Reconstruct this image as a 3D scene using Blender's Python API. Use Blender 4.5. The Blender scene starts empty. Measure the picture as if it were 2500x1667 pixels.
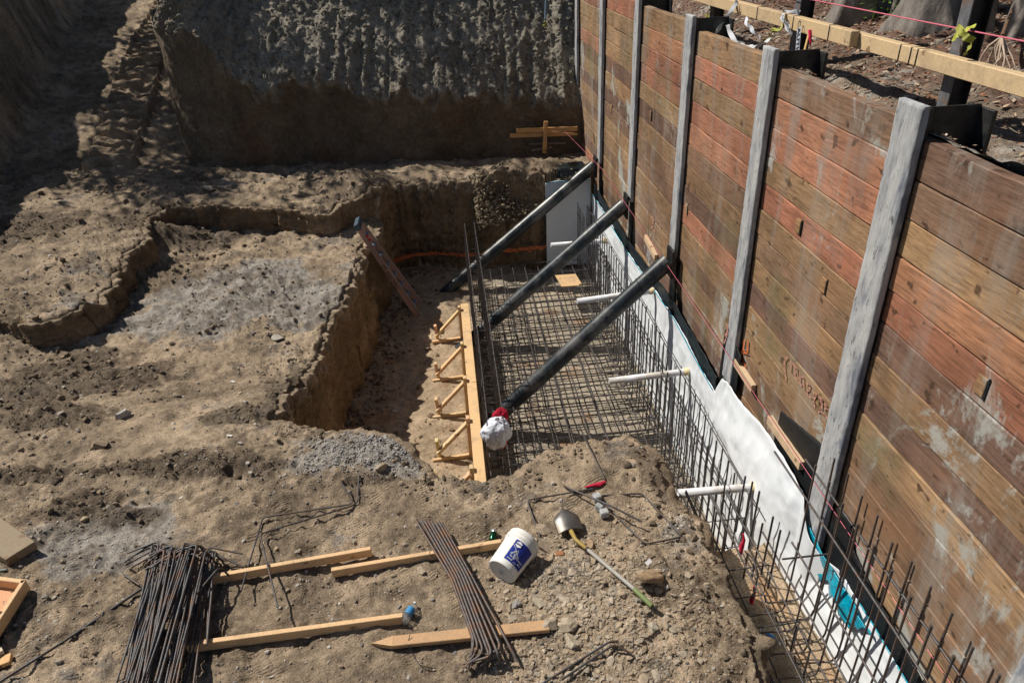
import bpy, math, random
import numpy as np
from mathutils import Vector, Matrix
random.seed(7); rng=np.random.default_rng(7)
R=math.radians
S=bpy.context.scene
# ------------------------------------------------------------ camera, sky, sun, exposure
P0=np.array([1250.,833.5]); VZ=np.array([1397.,3815.]); VN=np.array([1050.,-182.])
FPX=(-(VZ-P0)@(VN-P0))**.5
def _r(p):
    v=np.array([p[0]-P0[0],-(p[1]-P0[1]),-FPX]); return v/np.linalg.norm(v)
_dn=_r(VZ); _no=_r(VN); _no=_no-_dn*(_no@_dn); _no/=np.linalg.norm(_no); _up=-_dn; _ea=np.cross(_no,_up)
RM=np.array([_ea,_no,_up]); CAM=np.array([0,0,4.8])
K=2500/2352
def ray(x,y): return RM@_r((x*K,y*K))
def az(x,y,z=0.): d=ray(x,y); return Vector(CAM+d*((z-4.8)/d[2]))
def ax(x,y,X): d=ray(x,y); return Vector(CAM+d*(X/d[0]))
def ay(x,y,Y): d=ray(x,y); return Vector(CAM+d*(Y/d[1]))
cd=bpy.data.cameras.new('camera'); cam=bpy.data.objects.new('camera',cd); S.collection.objects.link(cam)
M=Matrix([list(RM[i])+[CAM[i]] for i in range(3)]+[[0,0,0,1]]); cam.matrix_world=M
cd.sensor_width=36; cd.lens=FPX*36/2500; cd.clip_end=500; cd.clip_start=.05; S.camera=cam
SUN=Vector((-.845*math.cos(R(50)),.535*math.cos(R(50)),math.sin(R(50)))).normalized()
w=bpy.data.worlds.new('World'); S.world=w; w.use_nodes=True
nt=w.node_tree; bg=nt.nodes['Background']; sk=nt.nodes.new('ShaderNodeTexSky'); sk.sky_type='NISHITA'; sk.sun_disc=False
sk.sun_elevation=math.asin(SUN.z); sk.sun_rotation=math.atan2(SUN.x,SUN.y); nt.links.new(sk.outputs[0],bg.inputs[0]); bg.inputs[1].default_value=.052
sl=bpy.data.lights.new('sun','SUN'); sl.energy=5; sl.angle=R(.5); sl.color=(1,.93,.83)
so=bpy.data.objects.new('sun',sl); S.collection.objects.link(so); so.rotation_euler=SUN.to_track_quat('Z','Y').to_euler(); so.location=(-20,10,30)
S.view_settings.view_transform='Standard'; S.view_settings.look='None'; S.view_settings.exposure=0; S.view_settings.gamma=1
S.cycles.max_bounces=5; S.cycles.diffuse_bounces=2
# ------------------------------------------------------------ helpers
def tag(o,label=None,cat=None,group=None,kind=None):
    if label: o['label']=label
    if cat: o['category']=cat
    if group: o['group']=group
    if kind: o['kind']=kind
    return o
def empty(name,loc,label,cat,group=None):
    o=bpy.data.objects.new(name,None); S.collection.objects.link(o); o.location=loc; o.empty_display_size=.1
    return tag(o,label,cat,group)
def link(name,me,parent=None,loc=None):
    o=bpy.data.objects.new(name,me); S.collection.objects.link(o)
    if parent: 
        o.parent=parent; o.matrix_parent_inverse=Matrix.Translation(-Vector(parent.location))
    if loc is not None: o.location=loc
    return o
def smooth(me,v=True): me.polygons.foreach_set('use_smooth',[v]*len(me.polygons))
class MB:
    def __init__(s): s.v=[];s.f=[];s.c=[];s.sm=[]
    def add(s,vs,fs,col=(1,1,1),sm=False):
        b=len(s.v); s.v+=[tuple(v) for v in vs]; s.f+=[tuple(i+b for i in f) for f in fs]; s.c+=[tuple(col)+(1,)]*len(vs); s.sm+=[sm]*len(fs); return s
    def box(s,c,size,rot=None,col=(1,1,1),bev=.0):
        c=Vector(c); hx,hy,hz=[a/2 for a in size]; rot=rot or Matrix.Identity(3)
        if bev<=0:
            vs=[c+rot@Vector((x*hx,y*hy,z*hz)) for x in(-1,1) for y in(-1,1) for z in(-1,1)]
            return s.add(vs,[(0,1,3,2),(4,6,7,5),(0,4,5,1),(2,3,7,6),(0,2,6,4),(1,5,7,3)],col)
        b=bev; vs=[];idx={}
        for x in(-1,1):
            for y in(-1,1):
                for z in(-1,1):
                    for k in range(3):
                        p=[x*(hx-b),y*(hy-b),z*(hz-b)]; p[k]=(x,y,z)[k]*(hx,hy,hz)[k]
                        idx[(x,y,z,k)]=len(vs); vs.append(c+rot@Vector(p))
        fs=[]
        for k in range(3):
            a,e=[i for i in range(3) if i!=k]
            for sg in(-1,1):
                q=[]
                for (u,v) in((-1,-1),(1,-1),(1,1),(-1,1)):
                    t=[0,0,0]; t[k]=sg;t[a]=u;t[e]=v; q.append(idx[(*t,k)])
                fs.append(q)
            for u in(-1,1):
                for v in(-1,1):
                    t0=[0,0,0];t1=[0,0,0]; t0[k]=-1;t1[k]=1
                    for t in(t0,t1): t[a]=u;t[e]=v
                    fs.append([idx[(*t0,a)],idx[(*t1,a)],idx[(*t1,e)],idx[(*t0,e)]])
        for x in(-1,1):
            for y in(-1,1):
                for z in(-1,1): fs.append([idx[(x,y,z,k)] for k in range(3)])
        return s.add(vs,fs,col)
    def beam(s,a,b,wd,ht,col=(1,1,1),up=(0,0,1),bev=.004,over=0):
        a=Vector(a);b=Vector(b); d=(b-a).normalized(); u=Vector(up); sd=d.cross(u).normalized(); u=sd.cross(d)
        return s.box((a+b)/2,((b-a).length+over,wd,ht),Matrix((d,sd,u)).transposed(),col,bev)
    def tube(s,pts,r,n=7,col=(1,1,1),caps=True,rib=0,sm=True):
        pts=[Vector(p) for p in pts]
        if rib:
            q=[];rr=[]
            for i in range(len(pts)-1):
                L=(pts[i+1]-pts[i]).length; m=max(1,int(L/rib))
                for k in range(m): q.append(pts[i].lerp(pts[i+1],k/m)); rr.append(r*(1.1 if (len(rr)%2) else .92))
            q.append(pts[-1]); rr.append(r); pts=q; rad=rr
        else: rad=r if isinstance(r,(list,tuple)) else [r]*len(pts)
        vs=[];prev=None
        for i,p in enumerate(pts):
            t=(pts[min(i+1,len(pts)-1)]-pts[max(i-1,0)]).normalized()
            if prev is None:
                a=Vector((0,0,1)) if abs(t.z)<.9 else Vector((1,0,0)); u=t.cross(a).normalized()
            else:
                u=(prev-t*prev.dot(t)).normalized()
            prev=u; v=t.cross(u)
            for k in range(n):
                an=2*math.pi*k/n; vs.append(p+(u*math.cos(an)+v*math.sin(an))*rad[i])
        fs=[(i*n+k,i*n+(k+1)%n,(i+1)*n+(k+1)%n,(i+1)*n+k) for i in range(len(pts)-1) for k in range(n)]
        s.add(vs,fs,col,sm)
        if caps: s.add(vs[:n],[tuple(range(n))[::-1]],col); s.add(vs[-n:],[tuple(range(n))],col)
        return s
    def lathe(s,prof,mat,n=24,col=(1,1,1)):
        vs=[mat@Vector((r*math.cos(2*math.pi*k/n),r*math.sin(2*math.pi*k/n),z)) for r,z in prof for k in range(n)]
        fs=[(i*n+k,i*n+(k+1)%n,(i+1)*n+(k+1)%n,(i+1)*n+k) for i in range(len(prof)-1) for k in range(n)]
        return s.add(vs,fs,col,True)
    def mesh(s,name,mat):
        me=bpy.data.meshes.new(name); me.from_pydata(s.v,[],s.f); 
        a=me.color_attributes.new('col','FLOAT_COLOR','POINT'); a.data.foreach_set('color',np.array(s.c,dtype=np.float32).ravel())
        me.polygons.foreach_set('use_smooth',s.sm); me.materials.append(mat); me.update(); return me
    def build(s,name,mat,parent=None,label=None,cat=None,group=None,kind=None):
        o=link(name,s.mesh(name,mat),parent); tag(o,label,cat,group,kind); return o
def grid(name,V,mat,col=None,parent=None,sm=True,closeu=False):
    n,m=V.shape[:2]; idx=np.arange(n*m).reshape(n,m)
    F=np.stack([idx[:-1,:-1],idx[1:,:-1],idx[1:,1:],idx[:-1,1:]],-1).reshape(-1,4)
    me=bpy.data.meshes.new(name); me.vertices.add(n*m); me.vertices.foreach_set('co',V.reshape(-1).astype(np.float32))
    me.loops.add(F.size); me.loops.foreach_set('vertex_index',F.ravel().astype(np.int32))
    me.polygons.add(len(F)); me.polygons.foreach_set('loop_start',np.arange(0,F.size,4,dtype=np.int32)); me.update(calc_edges=True)
    me.polygons.foreach_set('use_smooth',[sm]*len(F))
    if col is not None:
        a=me.color_attributes.new('col','FLOAT_COLOR','POINT'); c=np.ones((n*m,4),np.float32); c[:,:3]=col.reshape(-1,3); a.data.foreach_set('color',c.ravel())
    me.materials.append(mat); me.validate(); return link(name,me,parent)
LAT=rng.random((32,32,32)).astype(np.float32)*2-1
def vn(x,y,z):
    xi=np.floor(x).astype(int);yi=np.floor(y).astype(int);zi=np.floor(z).astype(int)
    fx=x-xi;fy=y-yi;fz=z-zi; fx=fx*fx*(3-2*fx);fy=fy*fy*(3-2*fy);fz=fz*fz*(3-2*fz)
    a=[xi&31,(xi+1)&31];b=[yi&31,(yi+1)&31];c=[zi&31,(zi+1)&31]
    o=0
    for i in(0,1):
        for j in(0,1):
            for k in(0,1): o=o+LAT[a[i],b[j],c[k]]*(fx if i else 1-fx)*(fy if j else 1-fy)*(fz if k else 1-fz)
    return o
def fbm(x,y,z=0.,o=4,g=.5):
    x=np.asarray(x,float);y=np.asarray(y,float);z=np.asarray(z,float)+x*0
    s=0;a=1;f=1
    for i in range(o): s=s+a*vn(x*f+i*7.3,y*f+i*3.1,z*f+i*5.7);a*=g;f*=2.03
    return s
def ss(a,b,x): t=np.clip((x-a)/(b-a),0,1); return t*t*(3-2*t)
def sdp(x,y,P):
    P=np.array(P,float); d=np.full(x.shape,1e9); ins=np.zeros(x.shape,bool)
    for i in range(len(P)):
        a=P[i];b=P[(i+1)%len(P)]; e=b-a; wx=x-a[0];wy=y-a[1]; t=np.clip((wx*e[0]+wy*e[1])/(e@e),0,1)
        d=np.minimum(d,(wx-e[0]*t)**2+(wy-e[1]*t)**2)
        if a[1]!=b[1]:
            c=((a[1]<=y)!=(b[1]<=y))&(x<(b[0]-a[0])*(y-a[1])/(b[1]-a[1])+a[0]); ins^=c
    return np.where(ins,-1,1)*np.sqrt(d)
def arc(pts,n):
    p=np.array(pts,float); 
    for _ in range(3):
        qn=[p[0]]
        for a,b in zip(p[:-1],p[1:]): qn+= [a*.75+b*.25,a*.25+b*.75]
        qn.append(p[-1]); p=np.array(qn)
    L=np.r_[0,np.cumsum(np.linalg.norm(np.diff(p,axis=0),axis=1))]; t=np.linspace(0,L[-1],n)
    return np.stack([np.interp(t,L,p[:,0]),np.interp(t,L,p[:,1])],-1),t
def gam(c): return tuple(((v/255+.055)/1.055)**2.4 if v>10 else v/255/12.92 for v in c)
# ------------------------------------------------------------ materials
def newmat(name):
    m=bpy.data.materials.new(name); m.use_nodes=True; t=m.node_tree; b=t.nodes['Principled BSDF']; b.inputs['Specular IOR Level'].default_value=.25; return m,t,b
def N(t,k): return t.nodes.new('ShaderNode'+k)
def noise(t,sc,det=5,rough=.6,stretch=None,dist=0):
    tc=N(t,'TexCoord'); n=t.nodes.new('ShaderNodeTexNoise'); n.inputs['Scale'].default_value=sc; n.inputs['Detail'].default_value=det; n.inputs['Roughness'].default_value=rough; n.inputs['Distortion'].default_value=dist
    if stretch:
        mp=t.nodes.new('ShaderNodeMapping'); mp.inputs['Scale'].default_value=stretch; t.links.new(tc.outputs['Object'],mp.inputs[0]); t.links.new(mp.outputs[0],n.inputs['Vector'])
    else: t.links.new(tc.outputs['Object'],n.inputs['Vector'])
    return n.outputs[0]
def ramp(t,fac,*st):
    r=t.nodes.new('ShaderNodeValToRGB'); e=r.color_ramp.elements
    while len(e)<len(st): e.new(.5)
    for i,(p,c) in enumerate(st): e[i].position=p; e[i].color=(c if len(c)==4 else tuple(c)+(1,)) if hasattr(c,'__len__') else (c,c,c,1)
    t.links.new(fac,r.inputs[0]); return r.outputs[0]
def mix(t,a,b,fac,mode='MIX'):
    n=t.nodes.new('ShaderNodeMix'); n.data_type='RGBA'; n.blend_type=mode
    for s,v in((n.inputs[0],fac),(n.inputs[6],a),(n.inputs[7],b)):
        if hasattr(v,'default_value') or hasattr(v,'is_output'): t.links.new(v,s)
        else: s.default_value=v if not hasattr(v,'__len__') else (tuple(v)+(1,))[:4]
    return n.outputs[2]
def bump(t,b,h,st=.5,d=.01,prev=None):
    n=t.nodes.new('ShaderNodeBump'); n.inputs['Strength'].default_value=st; n.inputs['Distance'].default_value=d; t.links.new(h,n.inputs['Height'])
    if prev: t.links.new(prev.outputs[0],n.inputs['Normal'])
    t.links.new(n.outputs[0],b.inputs['Normal']); return n
def vc(t): n=t.nodes.new('ShaderNodeAttribute'); n.attribute_name='col'; return n.outputs['Color']
def math2(t,op,a,b):
    n=t.nodes.new('ShaderNodeMath'); n.operation=op
    for s,v in zip(n.inputs,(a,b)):
        if hasattr(v,'is_output'): t.links.new(v,s)
        else: s.default_value=v
    return n.outputs[0]
def mat_soil(name,prints=True):
    m,t,b=newmat(name); b.inputs['Roughness'].default_value=.95; b.inputs['Specular IOR Level'].default_value=.1
    c=mix(t,vc(t),ramp(t,noise(t,3,6,.65),(.3,.72),(.7,1.22)),1,'MULTIPLY')
    c=mix(t,c,ramp(t,noise(t,11,8,.75),(.3,.62),(.5,1.),(.7,1.28)),1,'MULTIPLY'); c=mix(t,c,ramp(t,noise(t,45,5,.75),(.3,.68),(.7,1.28)),1,'MULTIPLY')
    vo=t.nodes.new('ShaderNodeTexVoronoi'); vo.inputs['Scale'].default_value=55; tc=N(t,'TexCoord'); t.links.new(tc.outputs['Object'],vo.inputs['Vector'])
    hs=ramp(t,vo.outputs['Color'],(.2,.85),(.9,1.18)); c=mix(t,c,hs,.6,'MULTIPLY')
    t.links.new(c,b.inputs['Base Color'])
    p=bump(t,b,noise(t,5,9,.7),.6,.09); p=bump(t,b,noise(t,17,9,.75),.75,.03,p)
    p=bump(t,b,ramp(t,vo.outputs['Distance'],(0,1.),(.6,0)),.5,.010,p)
    p=bump(t,b,noise(t,90,3,.7),.6,.008,p)
    if prints:
        wv=t.nodes.new('ShaderNodeTexWave'); wv.inputs['Scale'].default_value=11; wv.inputs['Distortion'].default_value=3.5; wv.inputs['Detail'].default_value=2; wv.inputs['Detail Scale'].default_value=1.2
        mp=t.nodes.new('ShaderNodeMapping'); mp.inputs['Rotation'].default_value=(0,0,1.1); t.links.new(tc.outputs['Object'],mp.inputs[0]); t.links.new(mp.outputs[0],wv.inputs['Vector'])
        mk=ramp(t,noise(t,4.5,1,.5),(.56,0),(.62,1)); bump(t,b,mix(t,(0.5,.5,.5),wv.outputs['Color'],mk),.55,.012,p)
    return m
M_soil=mat_soil('soil'); M_clod=mat_soil('clod_soil',False)
def simple(name,col,rough=.6,nsc=20,amt=.25,metal=0,bst=.3,bd=.004,stretch=None,spec=.3,usevc=False,c2=None):
    m,t,b=newmat(name); b.inputs['Roughness'].default_value=rough; b.inputs['Metallic'].default_value=metal; b.inputs['Specular IOR Level'].default_value=spec
    n=noise(t,nsc,6,.6,stretch); base=vc(t) if usevc else None
    r=ramp(t,n,(.3,1-amt),(.7,1+amt)); 
    c=mix(t,base if usevc else col,r,1,'MULTIPLY')
    if c2 is not None: c=mix(t,c,c2,ramp(t,noise(t,nsc*.35,5,.65),(.48,0),(.62,1)))
    t.links.new(c,b.inputs['Base Color']); 
    if bst: bump(t,b,n,bst,bd)
    return m
M_lum=simple('new_lumber',gam((222,176,118)),.7,9,.13,stretch=(6,6,6),usevc=True,bst=.2)
def grime(m,knots=True):
    t=m.node_tree; b=t.nodes['Principled BSDF']; l=b.inputs['Base Color'].links[0]; c=l.from_socket
    if knots: c=mix(t,c,(.16,.085,.035),ramp(t,noise(t,7,3,.5),(.66,0),(.70,.75)))
    c=mix(t,c,(.25,.20,.15),ramp(t,noise(t,2.3,7,.75),(.50,0),(.68,.55))); t.links.new(c,b.inputs['Base Color'])
grime(M_lum)
M_rebar=simple('rebar_steel',(.075,.075,.08),.5,30,.5,.35,.3,.002,c2=(.10,.06,.04),spec=.5)
M_rust=simple('rusty_rebar',(.10,.085,.08),.55,30,.45,.2,.3,.002,c2=(.16,.085,.05),spec=.5)
M_steel=simple('black_steel',(.018,.02,.022),.45,14,.5,.3,.2,.003,c2=(.05,.05,.05),spec=.5)
M_strut=simple('strut_pipe',(.022,.030,.036),.38,7,.5,.2,.15,.003,c2=(.13,.13,.125),spec=.5)
M_pvc=simple('white_pvc',(.74,.75,.78),.35,8,.06,0,.05,.002,spec=.5,c2=(.52,.49,.44))
M_mort=simple('mortar',(.42,.43,.44),.9,16,.22,0,.9,.02,c2=(.30,.31,.335),stretch=(1,1,.35))
M_stone=simple('stone',(.3,.27,.22),.9,25,.25,0,.6,.01,usevc=True)
M_black=simple('black_film',(.012,.018,.022),.4,20,.4,0,.6,.01)
M_blue=simple('blue_film',(.0,.33,.48),.25,14,.3,0,.8,.02,spec=.6)
M_pink=simple('pink_string',(.62,.16,.22),.7,20,.1,bst=0)
M_plain=simple('painted',(.5,.5,.5),.5,20,.08,usevc=True,bst=.1)
M_cloth=simple('cloth',(.5,.5,.5),.9,60,.06,usevc=True,bst=.3,bd=.004)
M_leaf=simple('leaf',(.1,.1,.1),.7,20,.2,usevc=True,bst=0)
# lagging timber
def mat_lag():
    m,t,b=newmat('lagging_timber'); b.inputs['Roughness'].default_value=.8
    g=noise(t,3,7,.65,(14,1.1,14),.6); c=mix(t,vc(t),ramp(t,g,(.3,.5),(.5,.98),(.72,1.35)),1,'MULTIPLY'); fg=noise(t,9,6,.7,(20,1.0,20),.3); c=mix(t,c,ramp(t,fg,(.35,.75),(.65,1.2)),1,'MULTIPLY'); bl=noise(t,1.1,4,.6); c=mix(t,c,ramp(t,bl,(.35,(.68,.66,.66)),(.65,(1.2,1.2,1.2))),1,'MULTIPLY'); dk=noise(t,2.4,6,.75,(1,.8,1.3)); c=mix(t,c,(.06,.04,.03),ramp(t,dk,(.58,0),(.72,.6)))
    g2=noise(t,2.2,3,.5,(1,.45,1)); c=mix(t,c,(.34,.17,.09),ramp(t,g2,(.5,0),(.75,.35)))
    kn=noise(t,5.2,3,.5,(2.2,1.4,2.2)); c=mix(t,c,(.055,.03,.018),ramp(t,kn,(.635,0),(.70,.8)))
    st=noise(t,1.0,5,.7,(1,2.4,.42)); c=mix(t,c,(.30,.28,.25),ramp(t,st,(.50,0),(.66,.55)))
    ce=noise(t,1.15,7,.72,(1,.9,.7),.6); sx=t.nodes.new('ShaderNodeSeparateXYZ'); tc_=N(t,'TexCoord'); t.links.new(tc_.outputs['Object'],sx.inputs[0])
    lo=math2(t,'MULTIPLY',math2(t,'SUBTRACT',1.6,sx.outputs[2]),.022); lo2=math2(t,'MAXIMUM',lo,0.); nr=math2(t,'MAXIMUM',math2(t,'MULTIPLY',math2(t,'SUBTRACT',4.4,sx.outputs[1]),.014),0.); ce=math2(t,'ADD',ce,math2(t,'ADD',lo2,nr)); c=mix(t,c,(.40,.41,.38),ramp(t,ce,(.575,0),(.635,.85)))
    al=noise(t,.8,4,.6); c=mix(t,c,(.13,.14,.07),ramp(t,al,(.56,0),(.7,.45)))
    t.links.new(c,b.inputs['Base Color']); p=bump(t,b,g,.35,.01); bump(t,b,ce,.4,.02,p); return m
M_lag=mat_lag()
def mat_post():
    m,t,b=newmat('mortar_coat'); b.inputs['Roughness'].default_value=.9
    n=noise(t,9,8,.7,(1,1,.22)); c=ramp(t,n,(.3,(.20,.21,.24)),(.5,(.40,.41,.42)),(.72,(.53,.53,.52)))
    bl=noise(t,3.3,5,.6,(1,1.6,.5)); c=mix(t,c,(.13,.15,.20),ramp(t,bl,(.56,0),(.66,.8)))
    ho=noise(t,26,5,.7,(1,1,.3)); c=mix(t,c,(.07,.07,.07),ramp(t,ho,(.60,0),(.66,.85)))
    t.links.new(c,b.inputs['Base Color']); p=bump(t,b,n,.8,.02); bump(t,b,ho,.5,.01,p); return m
M_post=mat_post()
def mat_mem():
    m,t,b=newmat('membrane_sheet'); b.inputs['Roughness'].default_value=.55
    n=noise(t,1.3,4,.6); c=ramp(t,n,(.35,(.72,.77,.81)),(.7,(.80,.835,.865)))
    s=noise(t,2.1,6,.7,(1,1.5,.7)); c=mix(t,c,(.50,.42,.30),ramp(t,s,(.66,0),(.76,.4)))
    t.links.new(c,b.inputs['Base Color']); bump(t,b,noise(t,3,4,.5),.35,.03); return m
M_mem=mat_mem()
def mat_dimple():
    m,t,b=newmat('dimpled_mat'); b.inputs['Roughness'].default_value=.45; b.inputs['Base Color'].default_value=(.014,.016,.018,1)
    vo=t.nodes.new('ShaderNodeTexVoronoi'); vo.inputs['Scale'].default_value=45; vo.inputs['Randomness'].default_value=.1; tc=N(t,'TexCoord'); t.links.new(tc.outputs['Object'],vo.inputs['Vector'])
    bump(t,b,vo.outputs['Distance'],1,.01); return m
M_dim=mat_dimple()
def mat_bark():
    m,t,b=newmat('bark'); b.inputs['Roughness'].default_value=.9
    n=noise(t,8,7,.7,(1,1,.4)); c=ramp(t,n,(.3,(.12,.105,.09)),(.7,(.33,.30,.27))); t.links.new(c,b.inputs['Base Color']); bump(t,b,n,.8,.03); return m
M_bark=mat_bark()
def mat_clear():
    m,t,b=newmat('clear_plastic'); b.inputs['Roughness'].default_value=.08; b.inputs['Transmission Weight'].default_value=.8; b.inputs['Base Color'].default_value=(.8,.88,.93,1); b.inputs['Alpha'].default_value=.55; return m
M_clear=mat_clear()
# ------------------------------------------------------------ terrain
PIT=[(-2.42,7.15),(-1.95,6.75),(-1.52,6.5),(-.95,6.25),(-.55,5.86),(-.5,5.62),(.05,5.54),(.4,5.62),(.65,5.75),(1.1,5.82),(1.58,5.9),(1.75,5.6),(1.82,5.2),(1.98,4.75),(1.97,4.2),(1.84,3.8),(1.96,3.4),(1.86,3.0),(1.8,2.2),(1.82,-2),(3.7,-2),(3.7,15.3),(2.6,15.3),(2.0,15.05),(.6,15.35),(-.6,15.5),(-1.37,15.6),(-1.6,15.2),(-1.6,14.7),(-1.66,13.85),(-1.88,12.97),(-1.93,11.8),(-2.05,10.65),(-2.2,9.7),(-2.2,8.34),(-2.38,7.5)]
UP=[(-60,10.5),(-8.2,10.5),(-7.2,10.35),(-6.5,10.0),(-5.95,10.15),(-5.72,10.7),(-5.75,11.5),(-5.95,12.47),(-5.7,13.1),(-5.95,13.7),(-6.2,14.2),(-5.8,14.75),(-4.6,14.75),(-3.6,14.45),(-2.9,14.05),(-2.5,13.95),(-2.2,14.3),(-1.9,14.6),(-1.6,15.0),(3.7,15.0),(3.7,80),(-60,80)]
BUMPS=[(-2.2,15.6,.30,.5),(-1.9,14.9,.18,.4),(-6.6,13.2,.12,.6),(-5.9,15.6,.12,.8),(-1.3,6.15,.10,.5),(-.9,6.0,.08,.3),(1.25,5.5,.10,.5),(1.75,5.35,.06,.25),(-3.3,6.6,.06,.6),(-4.6,7.6,.10,.7),(-6.2,8.3,.10,.8),(-3.6,11.2,.10,1.1),(-4.3,9.3,.08,.9),(-2.9,13.2,-.10,.6),(-4.6,13.9,-.14,.8),(-7.3,16.2,.05,.7),(-5.1,12.3,-.05,.6),(1.6,3.9,.07,.4),(.5,3.7,.04,.5),(.95,4.1,.03,.4),
 (1.1,15.5,.25,.4),(1.7,15.4,.28,.45),(2.3,15.6,.2,.4)]
def ell(x,y,cs):
    o=0
    for px,py,z,rx,ry in cs:
        c=az(px,py,z); o=np.maximum(o,np.exp(-(((x-c.x)/rx)**2+((y-c.y)/ry)**2)**1.5))
    return o
GREY=[(560,650,-.45,1.7,.9),(470,720,-.45,1.4,.7),(700,680,-.45,.9,1.0),(800,1050,0,.75,.35),(900,1060,0,.6,.35),(230,1250,0,.7,.45)]
DARK=[(400,1070,0,1.0,.2),(560,1075,0,.5,.18),(270,850,-.2,.8,.5),(100,870,-.2,.9,1.2),(180,1160,0,.35,.22),(700,900,-.3,.5,.8),(380,520,-.2,1.5,.8),(60,530,0,1.2,1.0),(130,960,-.1,.7,.35),(560,960,-.2,.5,.25),(60,1090,0,.5,.15),(300,1180,0,.3,.1),(840,1110,0,.35,.08),(1500,1080,0,.2,.3)]
RD=np.array([-.195,.981]); RP=np.array([-8.35,17.0])
def terrain(x,y,fine=True):
    x=np.asarray(x,float);y=np.asarray(y,float)
    n1=fbm(x*.9,y*.9,0,4); wob=.085*fbm(x*3,y*3,3,4)+.02*fbm(x*14,y*14,8,2)
    low=-.48*ss(6.2,9.8,y)*ss(1,-1,x)
    low=low+.22*ss(-5.3,-7.5,x)*ss(7,10,y)+.34*np.exp(-((x+5.9)**2+(y-14.0)**2)/.45**2)+.16*ss(-6.5,-7.6,x)*ss(9,10.2,y)
    d=sdp(x,y,UP)+wob*1.0
    up=ss(.07,-.07,d)
    high=-.02+.10*ss(-6,-9,x)*ss(11,15,y)
    z=low*(1-up)+high*up
    s=(x-RP[0])*RD[0]+(y-RP[1])*RD[1]; l=(x-RP[0])*RD[1]-(y-RP[1])*RD[0]
    hw=1.85-.02*np.clip(s,0,20); rs=np.maximum(s-.2,0); rz=.212*rs*ss(0,2.5,rs)
    z=z+rz*ss(hw+2.2,hw+1.2,l)
    lt=l-.02-.085*s; trk=ss(-.42,-.34,lt)*ss(.72,.62,lt)*(s>.3)*ss(.6,1.5,s)
    ph_=(s*1.75+.05*n1)%1; z=z-trk*.10*ss(.3,1.3,s)
    for c in(-1.1,.85): z=z-.04*np.exp(-((l-c)/.13)**2)*ss(-1,1.5,s)
    z=z+4.4*ss(0,1,np.clip((-l-hw+.25*n1)/1.9,0,1))*ss(-4.5,-2.8,s-.3*(-l-hw))
    for bx,by,a,r in BUMPS: z=z+a*np.exp(-((x-bx)**2+(y-by)**2)/r**2)
    brk=ss(.3,.7,ell(x,y,DARK)+.3*fbm(x*3,y*3,44,3)); z=z+brk*(.035*(1-2*np.abs(fbm(x*6,y*6,23,4,.6))))+.035*ss(6.5,9,y)*(1-2*np.abs(fbm(x*1.9,y*2.6,25,5,.6)))
    z=z+.05*n1*(1+.4*ss(7,9,y))+.022*fbm(x*4,y*4,1,4)
    rough=ss(-.1,.55,fbm(x*.55+4,y*.55,6,3))+.4*ss(6.5,9,y)
    rmp=1-.75*ss(.3,1.5,s)*ss(hw+.6,hw,np.abs(l))
    if fine: z=z+rmp*(.009+.017*rough)*fbm(x*13,y*13,2,3,.6)
    dp=sdp(x,y,PIT)+wob*.9
    fl=-2.06+1.12*ss(5.45,5.1,y+wob)+.03*fbm(x*1.5,y*1.5,9,4)+.012*fbm(x*9,y*9,3,3)
    fl=fl-.06*ss(-.15,.0,x)*ss(5.6,6,y)
    lip=.05*np.exp(-(dp/.18)**2)*fbm(x*5,y*5,4,3)
    zz=z+lip
    k=ss(.02,-.11,dp)
    k=k**1.0
    out=zz*(1-k)+fl*k
    return out,dict(wob=wob,k=k,dp=dp,d=d,s=s,l=l,hw=hw,n1=n1,rough=rough,up=up)
def tz(x,y): return float(terrain(np.array([x]),np.array([y]))[0][0])
# colours (albedo)
C_tan=np.array((.36,.28,.196)); C_grey=np.array((.36,.335,.30)); C_dark=np.array((.135,.105,.077)); C_clay=np.array((.27,.18,.10)); C_flo=np.array((.45,.345,.235))
def tcol(x,y,z,q):
    n=fbm(x*1.6,y*1.6,12,6,.65)[...,None]; n2=fbm(x*5,y*5,15,5,.68)[...,None]
    c=C_tan*(1+.26*n); 
    g=.9*ss(.3,.62,ell(x,y,GREY)[...,None]+.38*n+.22*n2); c=c*(1-g)+C_grey*g
    dk=ss(.25,.55,ell(x,y,DARK)[...,None]+.28*n2+.18*n)*.85; dk=np.maximum(dk,.55*ss(.1,.6,n2+.4*q['rough'][...,None]-.25)); c=c*(1-dk)+C_dark*dk
    rm=ss(.3,.8,q['s'])[...,None]*.0; 
    sl=(ss(.02,.12,q['k'])*ss(1,.97,q['k']))[...,None]; c=c*(1-sl)+C_clay*(1+.15*n)*sl
    su=(ss(.02,.2,q['up'])*ss(1,.85,q['up']))[...,None]; c=c*(1-su)+C_clay*.9*su
    f=ss(.97,.995,q['k'])[...,None]; c=c*(1-f)+C_flo*(1+.15*n)*f
    mt_=(ss(0,.3,x)*ss(5.8,7,y))[...,None]*f; c=c*(1-mt_)+np.array((.40,.345,.27))*(1+.15*n)*mt_; org=(ss(.45,.9,fbm(x*2.2,y*2.2,30,3)))[...,None]*f*.5; c=c*(1-org)+np.array((.42,.22,.10))*org
    return np.clip(c,.02,.7)
ys=[.5]
while ys[-1]<44: ys.append(ys[-1]+max(.0155,.0046*ys[-1]))
ys=np.array(ys+[60,90.]); NX=660
uu=np.linspace(0,1,NX); uu=uu**1.25
Y=np.repeat(ys[:,None],NX,1); xl=-(4.0+.72*np.minimum(ys,44))*np.where(ys>44,3,1); X=3.14+(xl[:,None]-3.14)*uu[None,:]
Z,q=terrain(X,Y); Z[:,0]=np.minimum(Z[:,0],-1)
Z=np.where((q['l']>q['hw']+.5)&(Y>18.6),np.minimum(Z,-.1),Z)
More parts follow.
